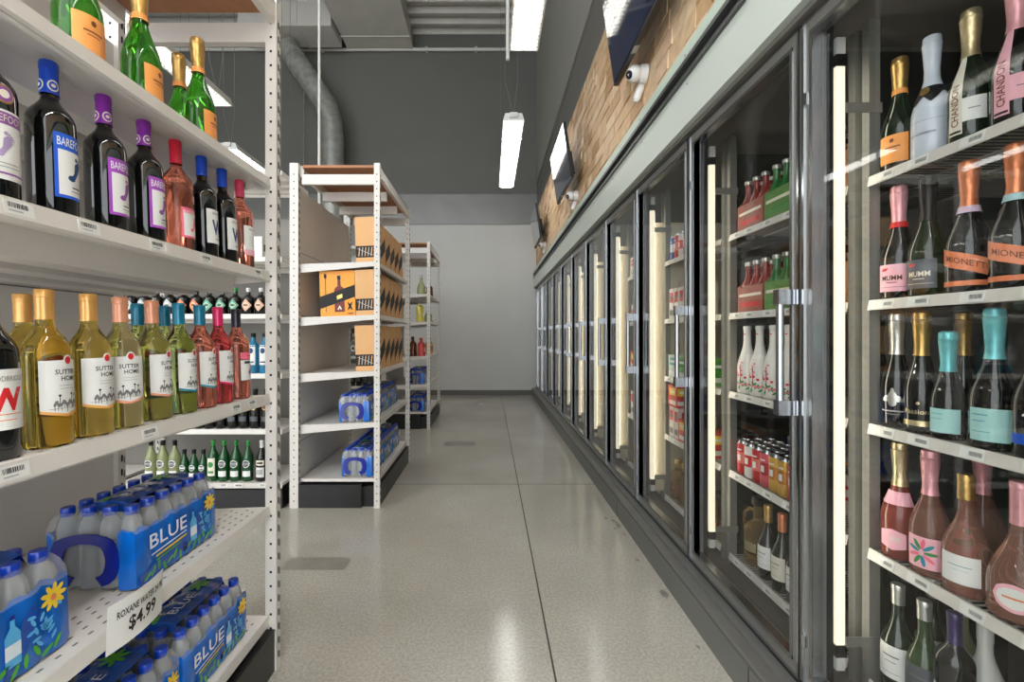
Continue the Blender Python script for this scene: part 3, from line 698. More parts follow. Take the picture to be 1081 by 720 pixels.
def water_pack(label, loc, group=None, rz=0.0, tilt=0.0, near=True):
    r = thing('water_pack', label, 'water bottles', loc, rz, group, tilt)
    sleeve, art, handle, strip, top, film = PACK
    for i in range(4):
        for j in range(6):
            b = link('bottle', WATER if near else WATERLOW, r); b.location = ((i-1.5)*PP*.985, (j-2.5)*PP*.985, .0)
            if near: link('bottle_cap', WATERCAP, b)
    s = link('printed_sleeve', sleeve, r)
    for q in art: link('printed_artwork', q, s)
    h = link('handle_ring', handle, r); h['label'] = 'dark blue open ring printed on the end'
    t = link('top_strip', strip, r); link('printed_artwork', top, t)
    if near: link('shrink_film', film, r)
    return r

# ------------------------------------------------------------------ steel shelving bay
def upright_mesh(H, w, d, slots=True):
    m = MB(); m.box(-w, 0, 0, d, 0, H, WHITE)
    n = int(H/.0508)
    for i in range(1, n):
        z = i*.0508; m.box(-w/2-.004, -w/2+.004, -.0006, 0, z-.004, z+.004, HOLE)
        m.box(0, .0006, d*.35, d*.6, z-.012, z+.012, HOLE); m.box(0, .0006, d*.72, d*.92, z-.02, z+.004, GREYINK)
        m.box(-w-.0006, -w, d*.35, d*.6, z-.012, z+.012, HOLE)
    return m.mesh('upright')
def shelf_mesh(L, D, perf=True, back=.06, rib=.055):
    m = MB(); y0, y1 = .036, L-.036
    m.box(-D, 0, y0, y1, -.010, 0, WHITE2)
    m.hexa([(0,y0,.003),(.005,y0,.003),(.010,y0,-.030),(.004,y0,-.034),(0,y0,-.030)], [(0,y1,.003),(.005,y1,.003),(.010,y1,-.030),(.004,y1,-.034),(0,y1,-.030)], WHITE)
    for x in (-.155, -.295, -.435):
        m.hexa([(x-.040,y0+.006,-.010),(x+.040,y0+.006,-.010),(x+.034,y0+.006,-rib),(x-.034,y0+.006,-rib)], [(x-.040,y1-.006,-.010),(x+.040,y1-.006,-.010),(x+.034,y1-.006,-rib),(x-.034,y1-.006,-rib)], WHITE2)
    m.box(-.012, .0, y0+.004, y1-.004, -.034, -.010, WHITE2)
    m.box(-D, -D+.012, y0, y1, -back, -.010, WHITE2)
    for a in (y0-.001, y1-.002):
        m.hexa([(0,a,-.001),(0,a,-.032),(-D,a,-back-.012),(-D,a,-.001)], [(0,a+.003,-.001),(0,a+.003,-.032),(-D,a+.003,-back-.012),(-D,a+.003,-.001)], WHITE)
    if perf:
        for r in range(4):
            for i in range(int((L-.1)/.036)):
                y = y0+.02+i*.036+(.018 if r % 2 else 0); x = -.03-r*.028
                m.quad([(x-.003,y-.006,.0004),(x+.003,y-.006,.0004),(x+.003,y+.006,.0004),(x-.003,y+.006,.0004)], GREYINK)
    return m.mesh('shelf')
def tag_mesh(w=.05, h=.024, seed=0):
    m = MB(); m.box(0, .0008, -w/2, w/2, -h/2, h/2, PAPER); rr = random.Random(seed)
    y = -w*.38
    while y < w*.30:
        b = rr.choice((.0007,.0012,.002)); m.quad([(.0012,y,-h*.02),(.0012,y+b,-h*.02),(.0012,y+b,h*.34),(.0012,y,h*.34)], INK); y += b+rr.choice((.0008,.0014))
    m.quad([(.0012,-w*.38,-h*.3),(.0012,w*.1,-h*.3),(.0012,w*.1,-h*.2),(.0012,-w*.38,-h*.2)], PALEINK)
    return m.mesh('price_label')
TAGS = [tag_mesh(seed=k) for k in range(4)]
def shelving(label, loc, rz, L, D, H, shelves, base, tilt, tags, front=True, top=True, dx=.03, group=None, backpanel=True, toptags=(), panel=None, rib=.030):
    """local: front at x=0, depth to -x, length along +y"""
    r = thing('shelving_unit', label, 'shelving', loc, rz, group)
    bx = -dx-D
    if front:
        u = upright_mesh(H, .04, .033)
        for y in (0, L-.033): link('upright', u, r).location = (0, y, 0)
    ub = upright_mesh(H, .06, .033)
    for y in (0, L-.033): link('back_upright', ub, r).location = (bx+.0, y, 0)
    if backpanel:
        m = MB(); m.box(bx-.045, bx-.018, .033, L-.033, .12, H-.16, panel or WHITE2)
        for z in (.45, .9, 1.35, 1.8): m.box(bx-.018, bx-.0175, .033, L-.033, z, z+.004, GREYINK)
        link('back_panel', m.mesh('back_panel'), r)
    sm = shelf_mesh(L, D, rib=rib, back=.05)
    for k, z in enumerate(shelves):
        s = link('shelf', sm, r); s.location = (-dx, 0, z); s.rotation_euler = (0, -tilt, 0)
        for j, y in enumerate(tags[k] if k < len(tags) else ()):
            t = link('price_label', TAGS[(j+k) % 4], s); t.location = (.0078, y, -.0135); t.rotation_euler = (0, math.radians(-8.5), 0)
    # base deck and black kick
    m = MB(); y0, y1 = .034, L-.034
    m.box(bx, -dx, y0, y1, base-.02, base, WHITE2); m.box(-dx, -dx+.006, y0, y1, base-.034, base+.003, WHITE)
    for q in range(4):
        for i in range(int((L-.1)/.036)):
            y = y0+.02+i*.036+(.018 if q % 2 else 0); x = -dx-.03-q*.028
            m.quad([(x-.003,y-.006,base+.0004),(x+.003,y-.006,base+.0004),(x+.003,y+.006,base+.0004),(x-.003,y+.006,base+.0004)], GREYINK)
    d = link('base_shelf', m.mesh('base_shelf'), r)
    for j, y in enumerate(toptags): 
        t = link('price_label', TAGS[j % 4], d); t.location = (-dx+.006, y, base-.015)
    m = MB(); m.box(bx, -dx-.10, y0-.03, y1+.03, .0, base-.035, KICK); m.box(-dx-.10, -.006, y0, y1, .0, base*.72, KICK); m.box(-dx-.06, -.004, y0, y1, base*.72, base*.72+.006, BLACK)
    link('kick_plate', m.mesh('kick_plate'), r)
    if top:
        b = MB(); b.box(-.03, -.004, .033, L-.033, H-.085, H-.01, WHITE); b.box(-.034, -.004, .033, L-.033, H-.018, H-.010, WHITE); link('top_beam', b.mesh('top_beam'), r)
        b = MB(); b.box(bx, bx+.025, .033, L-.033, H-.085, H-.01, WHITE); link('top_beam', b.mesh('top_beam'), r)
        b = MB(); b.box(bx+.026, -.041, 0, .028, H-.15, H-.085, WHITE); b.box(bx+.026, -.041, 0, .004, H-.085, H-.080, WHITE); cm = b.mesh('cross_beam')
        for q in range(4):
            link('cross_beam', cm, r).location = (0, (L-.030)*q/3.0, 0)
        b = MB(); b.box(bx+.026, -.036, .01, L-.01, H-.030, H-.012, CHIP); link('top_board', b.mesh('top_board'), r)
    return r

# ================================================================== the room
P_LIGHT = mat('paint_light_grey', rgb(196,196,192), .55, noise=.04, nscale=1.5); P_DARK = mat('paint_dark_grey', rgb(104,103,98), .6, noise=.05, nscale=1.2)
P_MID = mat('paint_mid_grey', rgb(122,121,116), .45, noise=.05, nscale=1.5); P_BAND = mat('panel_band_grey', rgb(124,124,121), .35, .2, noise=.08, nscale=2.5)
P_SAGE = mat('sage_fascia', rgb(204,211,202), .42); P_SAGE2 = mat('sage_trim', rgb(194,208,194), .4); P_TRIM = mat('grey_trim', rgb(92,94,92), .4, .4)
P_BASE = mat('baseboard_grey', rgb(96,94,90), .5)
YB = 9.28; YF = -3.4; XL = -7.5; ZC = 7.4
def floor_mat():
    m = bpy.data.materials.new('polished_concrete'); m.use_nodes = True; nt = m.node_tree; b = nt.nodes['Principled BSDF']
    tc = nt.nodes.new('ShaderNodeTexCoord')
    def noise(sc, det): 
        n = nt.nodes.new('ShaderNodeTexNoise'); n.inputs['Scale'].default_value = sc; n.inputs['Detail'].default_value = det; nt.links.new(tc.outputs['Object'], n.inputs['Vector']); return n
    n1 = noise(1.1, 6); n2 = noise(90, 3); v = nt.nodes.new('ShaderNodeTexVoronoi'); v.inputs['Scale'].default_value = 55; nt.links.new(tc.outputs['Object'], v.inputs['Vector'])
    r = nt.nodes.new('ShaderNodeValToRGB'); r.color_ramp.elements[0].position = .3; r.color_ramp.elements[1].position = .7
    r.color_ramp.elements[0].color = rgb(168,163,152); r.color_ramp.elements[1].color = rgb(188,184,174); nt.links.new(n1.outputs['Fac'], r.inputs[0])
    r2 = nt.nodes.new('ShaderNodeValToRGB'); r2.color_ramp.elements[0].position = .35; r2.color_ramp.elements[1].position = .65
    r2.color_ramp.elements[0].color = (.82,.82,.82,1); r2.color_ramp.elements[1].color = (1.08,1.08,1.08,1); nt.links.new(n2.outputs['Fac'], r2.inputs[0])
    mx = nt.nodes.new('ShaderNodeMix'); mx.data_type = 'RGBA'; mx.blend_type = 'MULTIPLY'; mx.inputs[0].default_value = 1
    nt.links.new(r.outputs[0], mx.inputs[6]); nt.links.new(r2.outputs[0], mx.inputs[7]); 
    r3 = nt.nodes.new('ShaderNodeValToRGB'); r3.color_ramp.elements[0].position = .05; r3.color_ramp.elements[1].position = .16; r3.color_ramp.elements[0].color = (.72,.70,.68,1); r3.color_ramp.elements[1].color = (1,1,1,1)
    nt.links.new(v.outputs['Distance'], r3.inputs[0]); m2 = nt.nodes.new('ShaderNodeMix'); m2.data_type = 'RGBA'; m2.blend_type = 'MULTIPLY'; m2.inputs[0].default_value = .6
    nt.links.new(mx.outputs[2], m2.inputs[6]); nt.links.new(r3.outputs[0], m2.inputs[7]); nt.links.new(m2.outputs[2], b.inputs['Base Color'])
    mr = nt.nodes.new('ShaderNodeMapRange'); mr.inputs[3].default_value = .10; mr.inputs[4].default_value = .20; nt.links.new(n1.outputs['Fac'], mr.inputs[0]); nt.links.new(mr.outputs[0], b.inputs['Roughness'])
    b.inputs['Specular IOR Level'].default_value = .55
    return m
FLOOR = floor_mat(); JOINT = mat('floor_joint', rgb(58,56,52), .7); PATCH = mat('floor_patch', rgb(140,136,127), .3, noise=.1, nscale=12); STAIN = mat('floor_stain', rgb(118,114,106), .5, noise=.25, nscale=30)
m = MB(); m.box(XL, 2.2, YF, YB+.15, -.12, 0, FLOOR)
m.box(.228, .235, YF, YB, -.01, .0005, JOINT); m.box(XL, .85, 3.716, 3.724, -.01, .0006, JOINT); m.box(XL, .85, 9.0, 9.004, -.01, .0006, JOINT)
m.box(-1.08, -.75, 2.36, 2.49, -.01, .0004, PATCH); m.box(-.50, -.16, 5.0, 5.22, -.01, .0004, PATCH); m.box(-.20, -.02, 7.9, 8.2, -.01, .0004, PATCH)
rr = random.Random(4)
for i in range(26):
    y = 2.7+rr.random()*.35 if i < 10 else rr.uniform(1.7, 8.8); x = .84-abs(rr.gauss(0,.022))-.01; s = rr.uniform(.006,.02)
    m.add([(x+s*math.cos(a*PI/3.5)*rr.uniform(.6,1.2), y+s*1.8*math.sin(a*PI/3.5)*rr.uniform(.6,1.2), .0007+.00006*i) for a in range(7)], [tuple(range(7))], STAIN)
struct('floor', m)
m = MB(); m.box(XL, 2.2, YB, YB+.15, 0, 3.46, P_LIGHT); m.box(XL, 2.2, YB-.012, YB+.15, 3.46, 4.07, P_BAND); m.box(XL, 2.2, YB, YB+.15, 4.07, ZC, P_DARK)
m.box(XL, .92, YB-.016, YB, 3.452, 3.466, P_MID); struct('wall_back', m)
m = MB(); m.box(XL, .86, YB-.016, YB, 0, .10, P_BASE); struct('baseboard_back', m)
m = MB(); m.box(XL-.15, XL, YF, YB+.15, 0, ZC, P_MID); struct('wall_left', m)
m = MB(); m.box(.945, 2.2, YF, YB, 2.50, 3.72, P_MID); m.box(.965, 2.2, YF, YB, 3.72, 4.28, P_MID); m.box(.94, 2.2, YF, YB, 4.28, ZC, mat('paint_upper_grey', rgb(158,157,150), .55, noise=.05, nscale=1.3)); struct('wall_right', m)
# corrugated metal deck, ribs across the shop
DECK = mat('metal_deck', rgb(186,184,176), .5, .2, noise=.08, nscale=3); m = MB(); y = YF
while y < YB:
    m.hexa([(XL,y,ZC),(XL,y+.06,ZC-.09),(XL,y+.15,ZC-.09),(XL,y+.21,ZC)], [(2.2,y,ZC),(2.2,y+.06,ZC-.09),(2.2,y+.15,ZC-.09),(2.2,y+.21,ZC)], DECK); y += .30
m.box(XL, 2.2, YF, YB+.15, ZC, ZC+.06, DECK); struct('ceiling', m)
JST = mat('joist_primer', rgb(150,150,142), .5, .2)
for k, y in enumerate((2.2, 4.6, 7.0)):
    m = MB(); z0, z1 = ZC-.55, ZC-.10
    m.box(XL, .93, y-.03, y+.03, z1-.03, z1, JST); m.box(XL, .93, y-.025, y+.025, z0, z0+.03, JST); x = XL; up = True
    while x < .6:
        m.tube((x,y,z0+.02 if up else z1-.02), (x+.33,y,z1-.02 if up else z0+.02), .011, JST, 6); x += .33; up = not up
    o = struct('trim_%d' % (k+11), m)
# timber tile cladding over the coolers
WOODS = [mat('timber_%d' % i, rgb(*c), .65, noise=.16, nscale=16, bump=.3) for i, c in enumerate(((222,190,152),(206,170,130),(232,204,168),(188,150,112),(226,194,162),(166,128,94)))]
m = MB(); rr = random.Random(9); z = 2.515; row = 0
while z < 3.71:
    y = YF+(.11 if row % 2 else 0); h = min(.10, 3.715-z)
    while y < YB-.002:
        w = rr.choice((.16,.22,.28)); y1 = min(y+w, YB); d = rr.uniform(.003, .013)
        wm = WOODS[rr.choices(range(6), (32,22,22,7,18,2))[0]]
        m.hexa([(.945,y,z),(.945-d,y,z),(.945-d*.5,y,z+h),(.945,y,z+h)], [(.945,y1-.001,z),(.945-d*.75,y1-.001,z),(.945-d*.35,y1-.001,z+h-.001),(.945,y1-.001,z+h-.001)], wm)
        y += w
    z += .10; row += 1
struct('trim_2', m)
m = MB(); m.box(.890, .945, YF, YB, 2.165, 2.372, P_SAGE); m.box(.876, .945, YF, YB, 2.372, 2.387, P_TRIM); m.box(.902, .945, YF, YB, 2.387, 2.430, P_TRIM); m.box(.874, .945, YF, YB, 2.430, 2.450, P_TRIM)
m.box(.880, .945, YF, YB, 2.450, 2.512, P_SAGE2)
y = .2
while y < YB:
    for z, x in ((2.34,.890),(2.47,.880)): m.lathe([(.004,0),(.004,.003)], 8, P_TRIM, (x,y,z))
    y += .62
struct('trim_1', m)
# sheet-metal ducts, conduit
m = MB(); m.box(-2.86, -1.54, 4.1, 9.19, 6.97, 7.31, SHEET); 
for y in (5.2, 6.4, 7.6, 8.8): m.box(-2.875, -1.525, y, y+.03, 6.955, 7.325, SHEET)
for x in (-2.5, -1.9): m.box(x, x+.03, 6.0, 6.03, 7.31, 7.40, SHEET)
thing('air_duct', 'large rectangular sheet metal air duct under the ceiling deck', 'duct', data=m.mesh('air_duct'))
m = MB(); m.box(-4.6, -2.9, 8.35, 8.98, 6.86, 7.30, SHEET); m.box(-3.55, -3.52, 8.34, 8.99, 6.85, 7.30, SHEET)
for x in (-4.4, -3.1): m.box(x, x+.03, 8.6, 8.63, 7.30, 7.40, SHEET)
thing('air_duct', 'short grey plenum duct that feeds the round spiral duct', 'duct', data=m.mesh('air_duct'))
m = MB(); yd = 8.72; path = [(-3.88,yd,6.72),(-3.36,yd,5.96),(-3.12,yd,5.60),(-3.02,yd,5.28),(-2.99,yd,4.95),(-2.99,yd,2.9)]
m.pipe(path, .205, GALV, 24)
def band(p0, p1, t):
    p0 = Vector(p0); p1 = Vector(p1); c = p0.lerp(p1, t); d = (p1-p0).normalized()*.014; m.tube(c-d, c+d, .213, GALV, 24)
for t in (.15,.3,.45,.6,.75,.9): band(path[0], path[1], t)
for t in (.05,.95): band(path[1], path[2], t); band(path[2], path[3], t)
for t in (.03,.2,.37,.54,.71,.88): band(path[4], path[5], t)
for z in (5.3,): m.tube((-2.99,yd,4.6), (-2.99,YB-.002,4.6), .012, GALV, 6)
thing('spiral_duct', 'round galvanised spiral duct bending down the dark far wall', 'duct', data=m.mesh('spiral_duct'))
m = MB(); m.tube((XL+.01,9.235,6.98), (.92,9.235,6.98), .035, mat('pipe_white', rgb(206,206,200), .4), 12)
for x in (-3.4, -1.3, -.3): m.box(x, x+.05, 9.197, YB-.001, 6.94, 7.02, MATS['pipe_white'])
thing('sprinkler_pipe', 'white horizontal pipe clamped along the top of the far wall', 'pipe', data=m.mesh('sprinkler_pipe'))
m = MB(); m.tube((-1.498,4.02,0), (-1.498,4.02,ZC-.09), .012, MATS['pipe_white'], 10); m.lathe([(.05,0),(.05,.01),(.02,.03)], 12, MATS['pipe_white'], (-1.498,4.02,0))
thing('power_pole', 'slim white vertical pole rising behind the second shelving unit', 'pole', data=m.mesh('power_pole'))
m = MB(); m.tube((-3.72,9.15,3.4), (-3.72,9.15,6.3), .008, GALV, 6); m.tube((-3.72,9.15,3.4), (-3.4,9.15,3.1), .008, GALV, 6); m.tube((-3.4,9.15,3.1), (-3.4,YB-.001,3.1), .008, GALV, 6)
thing('hanging_cable', 'thin grey cable dropping beside the round duct', 'cable', data=m.mesh('hanging_cable'))

# ------------------------------------------------------------------ hanging light fixtures
LAMP = mat('lamp_diffuser', rgb(250,250,246), .4, emis=(1,.985,.95,1), estr=20.0); LAMPS = mat('lamp_diffuser_bright', rgb(250,250,246), .4, emis=(1,.985,.95,1), estr=34.0); LAMPD = mat('lamp_diffuser_soft', rgb(250,250,246), .4, emis=(1,.985,.95,1), estr=3.8)
LOUV = mat('white_louvre', rgb(236,236,232), .35); HOUS = mat('fixture_white', rgb(222,222,218), .4)
def fixture(label, x, y0, y1, z, louvre, LAMP=LAMP):
    r = thing('pendant_light', label, 'ceiling light', (x, y0, z), 0, 'hanging strip lights')
    L = y1-y0; w = .13
    m = MB(); m.hexa([(-w,0,.0),(-w+.03,0,.085),(w-.03,0,.085),(w,0,.0),(w-.012,0,0),(w-.04,0,.07),(-w+.04,0,.07),(-w+.012,0,0)], [(-w,L,.0),(-w+.03,L,.085),(w-.03,L,.085),(w,L,.0),(w-.012,L,0),(w-.04,L,.07),(-w+.04,L,.07),(-w+.012,L,0)], HOUS)
    for y in (-.006, L): m.hexa([(-w,y,0),(-w+.03,y,.09),(w-.03,y,.09),(w,y,0)], [(-w,y+.006,0),(-w+.03,y+.006,.09),(w-.03,y+.006,.09),(w,y+.006,0)], HOUS)
    m.box(-.045, .045, -.04, .0, .03, .085, HOUS); m.box(-.045, .045, L, L+.04, .03, .085, HOUS); link('housing', m.mesh('housing'), r)
    m = MB()
    if louvre:
        m.box(-w+.03, w-.03, .02, L-.02, .048, .058, LAMP); link('lamp_tubes', m.mesh('lamp_tubes'), r); m = MB()
        n = int(L/.05)
        for i in range(n+1): m.box(-w+.014, w-.014, i*L/n-.003, i*L/n+.003, .002, .036, LOUV)
        for xx in (-.085,-.043,0,.043,.085): m.box(xx-.002, xx+.002, 0, L, .004, .036, LOUV)
        link('louvre', m.mesh('louvre'), r)
    else:
        m.hexa([(-w+.012,.004,.006),(-w*.5,.004,-.016),(w*.5,.004,-.016),(w-.012,.004,.006),(w-.03,.004,.03),(-w+.03,.004,.03)], [(-w+.012,L-.004,.006),(-w*.5,L-.004,-.016),(w*.5,L-.004,-.016),(w-.012,L-.004,.006),(w-.03,L-.004,.03),(-w+.03,L-.004,.03)], LAMP); link('diffuser', m.mesh('diffuser'), r)
        m = MB()
        for t in (.2,.45,.7): m.box(-w-.002, w+.002, L*t-.006, L*t+.006, -.018, .003, HOUS)
        link('diffuser_clip', m.mesh('diffuser_clip'), r)
    for y in (.06, L-.06):
        m = MB(); m.tube((0,y,.085), (-.10,y,.5), .003, GREYINK, 5); m.tube((0,y,.085), (.05,y,.5), .003, GREYINK, 5)
        m.tube((-.10,y,.5), (-.10,y,ZC-z-.09), .003, GREYINK, 5); m.tube((.05,y,.5), (.05,y,ZC-z-.09), .003, GREYINK, 5)
        link('suspension_wire', m.mesh('suspension_wire'), r)
    return r
fixture('white strip light with a ribbed louvre, hung over the second cooler door', .30, 1.62, 4.06, 3.735, True, LAMPD)
fixture('white strip light with a smooth lens, hung at the far end of the aisle', .285, 5.46, 7.90, 3.77, False, LAMPD)
fixture('white strip light glimpsed behind the top shelf of green bottles', -3.0, 2.67, 5.11, 3.77, True, LAMPD)
fixture('white strip light over the aisle near the entrance end', .30, -2.25, .19, 3.735, True, LAMPS)
fixture('white strip light over the side aisle near the entrance end', -3.0, -2.0, .44, 3.77, True)
fixture('white strip light over the far side aisle', -3.6, 6.3, 8.2, 3.77, False, LAMPD)
fixture('added unseen strip light high over the wall aisle, middle', -5.4, 2.6, 5.04, 3.77, False)  # added lamp out of view, there to brighten the shop
fixture('added unseen strip light high over the wall aisle, far end', -5.4, 6.0, 8.2, 3.77, False, LAMPD)  # added lamp as well, kept soft so the cooler doors mirror it less
fixture('added unseen strip light high over the wall aisle, entrance end', -5.4, -1.6, .84, 3.77, False)  # added lamp, unseen fill from the entrance end
m = MB(); m.tube((.17,4.3,3.8), (.17,4.3,ZC-.005), .018, MATS['pipe_white'], 10);
thing('conduit_drop', 'white vertical conduit drop beside the louvred strip light', 'conduit', data=m.mesh('conduit_drop'))

# ------------------------------------------------------------------ televisions and cameras on the timber wall
SCREEN = mat('screen_glass', rgb(20,34,66), .06, coat=1.0); TVB = mat('television_black', rgb(14,14,15), .35)  # blue in the screen base colour stands in for reflections
def television(label, y0, y1, zb, h, xb=.80, ang=8.4):
    r = thing('television', label, 'television', (xb, (y0+y1)/2, zb), 0, 'wall televisions'); r.rotation_euler = (0, math.radians(-ang), 0); L = (y1-y0)/2
    m = MB(); m.box(0, .030, -L, L, 0, h, TVB); m.hexa([(.03,-L*.8,.06),(.075,-L*.6,.12),(.075,L*.6,.12),(.03,L*.8,.06)], [(.03,-L*.8,h*.8),(.065,-L*.6,h*.7),(.065,L*.6,h*.7),(.03,L*.8,h*.8)], TVB); link('casing', m.mesh('casing'), r)
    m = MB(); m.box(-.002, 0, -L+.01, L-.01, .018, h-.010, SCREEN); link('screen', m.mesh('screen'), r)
    m = MB(); m.box(.0, .03, L*.25, L*.25+.07, -.002, 0, PALEINK); link('badge_strip', m.mesh('badge_strip'), r)
    m = MB(); c = math.cos(math.radians(ang)); m.box(.066, .112, -.18, .18, h*.28, h*.66, BLACK); m.box(.085, .125+.06*0, -.05, .05, h*.34, h*.40, BLACK); 
    m.tube((.08,-.1,h*.3), (.133,-.1,h*.30-.01), .012, BLACK, 8); m.tube((.08,.1,h*.3), (.133,.1,h*.30-.01), .012, BLACK, 8); link('wall_bracket', m.mesh('wall_bracket'), r)
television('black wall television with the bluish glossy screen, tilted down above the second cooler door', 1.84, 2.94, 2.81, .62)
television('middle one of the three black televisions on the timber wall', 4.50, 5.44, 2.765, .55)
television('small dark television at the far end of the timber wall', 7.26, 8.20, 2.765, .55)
CAMW = mat('camera_white', rgb(226,226,224), .3)
def camera(label, y, z):
    r = thing('security_camera', label, 'security camera', (.915, y, z), 0, 'security cameras')
    m = MB(); m.tube((.02,0,0), (-.022,0,0), .055, CAMW, 20, .05); link('base_plate', m.mesh('base_plate'), r)
    m = MB(); pr = [(.001,-.048)]+[(.048*math.cos(-PI/2+PI*i/10), .048*math.sin(-PI/2+PI*i/10)) for i in range(1,10)]+[(.001,.048)]; m.lathe(pr, 18, CAMW, (-.052,-.01,-.004)); 
    bl = link('turret_ball', m.mesh('turret_ball'), r)
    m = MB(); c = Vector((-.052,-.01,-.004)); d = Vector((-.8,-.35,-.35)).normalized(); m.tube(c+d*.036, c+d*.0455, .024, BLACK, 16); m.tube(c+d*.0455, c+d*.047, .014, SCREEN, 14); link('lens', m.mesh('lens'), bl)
    m = MB(); m.tube((.012,.045,-.035), (-.012,.075,-.115), .024, CAMW, 14); m.tube((-.012,.075,-.115), (-.015,.079,-.125), .018, CAMW, 12); link('cable_boot', m.mesh('cable_boot'), r)
camera('white turret camera on the timber beside the big bluish television', 2.74, 2.775)
camera('white turret camera under the middle television', 4.88, 2.70)
camera('tiny white turret camera under the far end television', 7.62, 2.72)

# ================================================================== glass door cooler
PITCH = .775; Y0 = .601; NB = 11; XD = .955; ZB, ZT = .168, 2.140
INT = mat('cooler_lining', rgb(84,82,77), .5, noise=.1, nscale=2); INT2 = mat('cooler_ceiling_lining', rgb(100,97,90), .5, noise=.15, nscale=2)
DIV = mat('polished_divider', rgb(120,122,120), .07, 1.0); DIVC = mat('cream_divider', rgb(190,180,156), .35)
LED = mat('led_housing', rgb(236,226,200), .4, emis=(1,.90,.70,1), estr=.36); LEDS = mat('led_strip', rgb(255,250,235), .4, emis=(1,.92,.76,1), estr=4.5)
WIRE = mat('shelf_wire', rgb(178,176,168), .4, .3); KICKG = mat('cooler_kick_grey', rgb(112,112,108), .45, .2, noise=.06, nscale=5); SILL = mat('sill_grey', rgb(136,136,132), .35, .6)
def glass_mat():
    m = bpy.data.materials.new('door_pane'); m.use_nodes = True; nt = m.node_tree; o = nt.nodes['Material Output']; nt.nodes.remove(nt.nodes['Principled BSDF'])
    t = nt.nodes.new('ShaderNodeBsdfTransparent'); t.inputs[0].default_value = (.95,.955,.945,1); g = nt.nodes.new('ShaderNodeBsdfGlossy'); g.inputs['Roughness'].default_value = .02
    lw = nt.nodes.new('ShaderNodeLayerWeight'); lw.inputs['Blend'].default_value = .5; pw = nt.nodes.new('ShaderNodeMath'); pw.operation = 'POWER'; pw.inputs[1].default_value = 5.0
    ma = nt.nodes.new('ShaderNodeMath'); ma.operation = 'MULTIPLY_ADD'; ma.inputs[1].default_value = .93; ma.inputs[2].default_value = .035; x = nt.nodes.new('ShaderNodeMixShader')
    nt.links.new(lw.outputs['Facing'], pw.inputs[0]); nt.links.new(pw.outputs[0], ma.inputs[0])
    nt.links.new(ma.outputs[0], x.inputs[0]); nt.links.new(t.outputs[0], x.inputs[1]); nt.links.new(g.outputs[0], x.inputs[2]); nt.links.new(x.outputs[0], o.inputs['Surface']); return m
PANE = glass_mat()
cool = thing('display_cooler', 'long run of glass door coolers along the timber clad side of the aisle', 'cooler', (XD, Y0, 0))
YE = NB*PITCH; Y1E = YB-Y0-.002    # local lengths
def cp(name, mb, label=None):
    o = link(name, mb.mesh(name), cool)
    if label: o['label'] = label
    return o
m = MB(); m.box(-.105, .93, -PITCH*2, Y1E, 0, .118, KICKG)
for k in range(-2, 6): m.box(-.1055, -.105, k*1.55+.9, k*1.55+.905, .0, .118, HOLE)
m.box(-.095, .93, -PITCH*2, Y1E, .118, .124, GASKET); cp('kick_plate', m)
m = MB(); m.box(-.100, .06, -PITCH*2, Y1E, .124, .140, SILL); m.box(-.060, .06, -PITCH*2, Y1E, .140, .154, SILL); m.box(-.02, .06, -PITCH*2, Y1E, .154, ZB-.002, GASKET); cp('sill', m)
m = MB(); m.box(-.012, .06, -PITCH*2, Y1E, ZT+.002, 2.163, GASKET); m.box(-.040, -.012, -PITCH*2, Y1E, 2.147, 2.163, ALU); cp('header_rail', m)
m = MB(); m.box(.93, .96, -PITCH*2, Y1E, .124, 2.163, INT); m.box(.06, .93, YE+.03, YE+.05, .124, 2.163, INT); m.box(.06,.93,-PITCH*2-.02,-PITCH*2,.124,2.163,INT); cp('liner', m)
m = MB(); m.box(.06, .93, -PITCH*2, YE+.03, 2.135, 2.163, INT2); m.box(.06, .93, -PITCH*2, YE+.03, .126, .150, INT); m.box(-.02, .06, YE+.03, Y1E, ZB, ZT, ALU); cp('interior_panel', m)
MULLS = mat('mullion_silver', rgb(150,156,168), .35, .3); mull = MB(); mull.box(.022, .034, -.032, .032, ZB-.002, ZT+.002, MULLS); mull.box(.034, .056, -.030, .030, ZB-.002, ZT+.002, GASKET); mull.box(.019, .022, -.034, .034, ZB, ZT, MULLS); mull = mull.mesh('mullion')
led = MB(); led.box(-.014, .012, -.013, .013, .30, 2.00, LED); led.box(.0121, .0135, -.010, .010, .31, 1.99, LEDS); led.box(-.009, .009, -.0145, -.0131, .31, 1.99, LED)
led.box(-.015, .015, -.016, .016, 2.00, 2.035, BLACK); led.box(-.013, .013, -.014, .014, 2.035, 2.085, C_WHITE); led.box(-.015, .015, -.016, .016, .265, .30, BLACK); led.box(-.012,.012,-.013,.013,.225,.265,C_WHITE); led = led.mesh('led_tube')
post = MB(); POSTM = mat('zinc_post', rgb(128,127,121), .38, .3); post.box(-.016, .016, -.013, .013, .150, 2.135, POSTM)
for i in range(62): post.box(-.0163, -.016, -.0025, .0025, .24+i*.029, .252+i*.029, GREYINK)
post = post.mesh('shelf_post')
clip = MB(); clip.box(-.085, .02, -.016, -.0135, 1.86, 1.89, POSTM); clip.box(-.085, .02, -.016, -.0135, .30, .33, POSTM); clip = clip.mesh('post_bracket')
div = MB(); div.box(.187, .60, -.003, .003, .17, 2.06, DIV); div = div.mesh('divider'); divc = MB(); divc.box(.095, .60, -.003, .003, .22, 1.93, DIVC); divc = divc.mesh('divider')
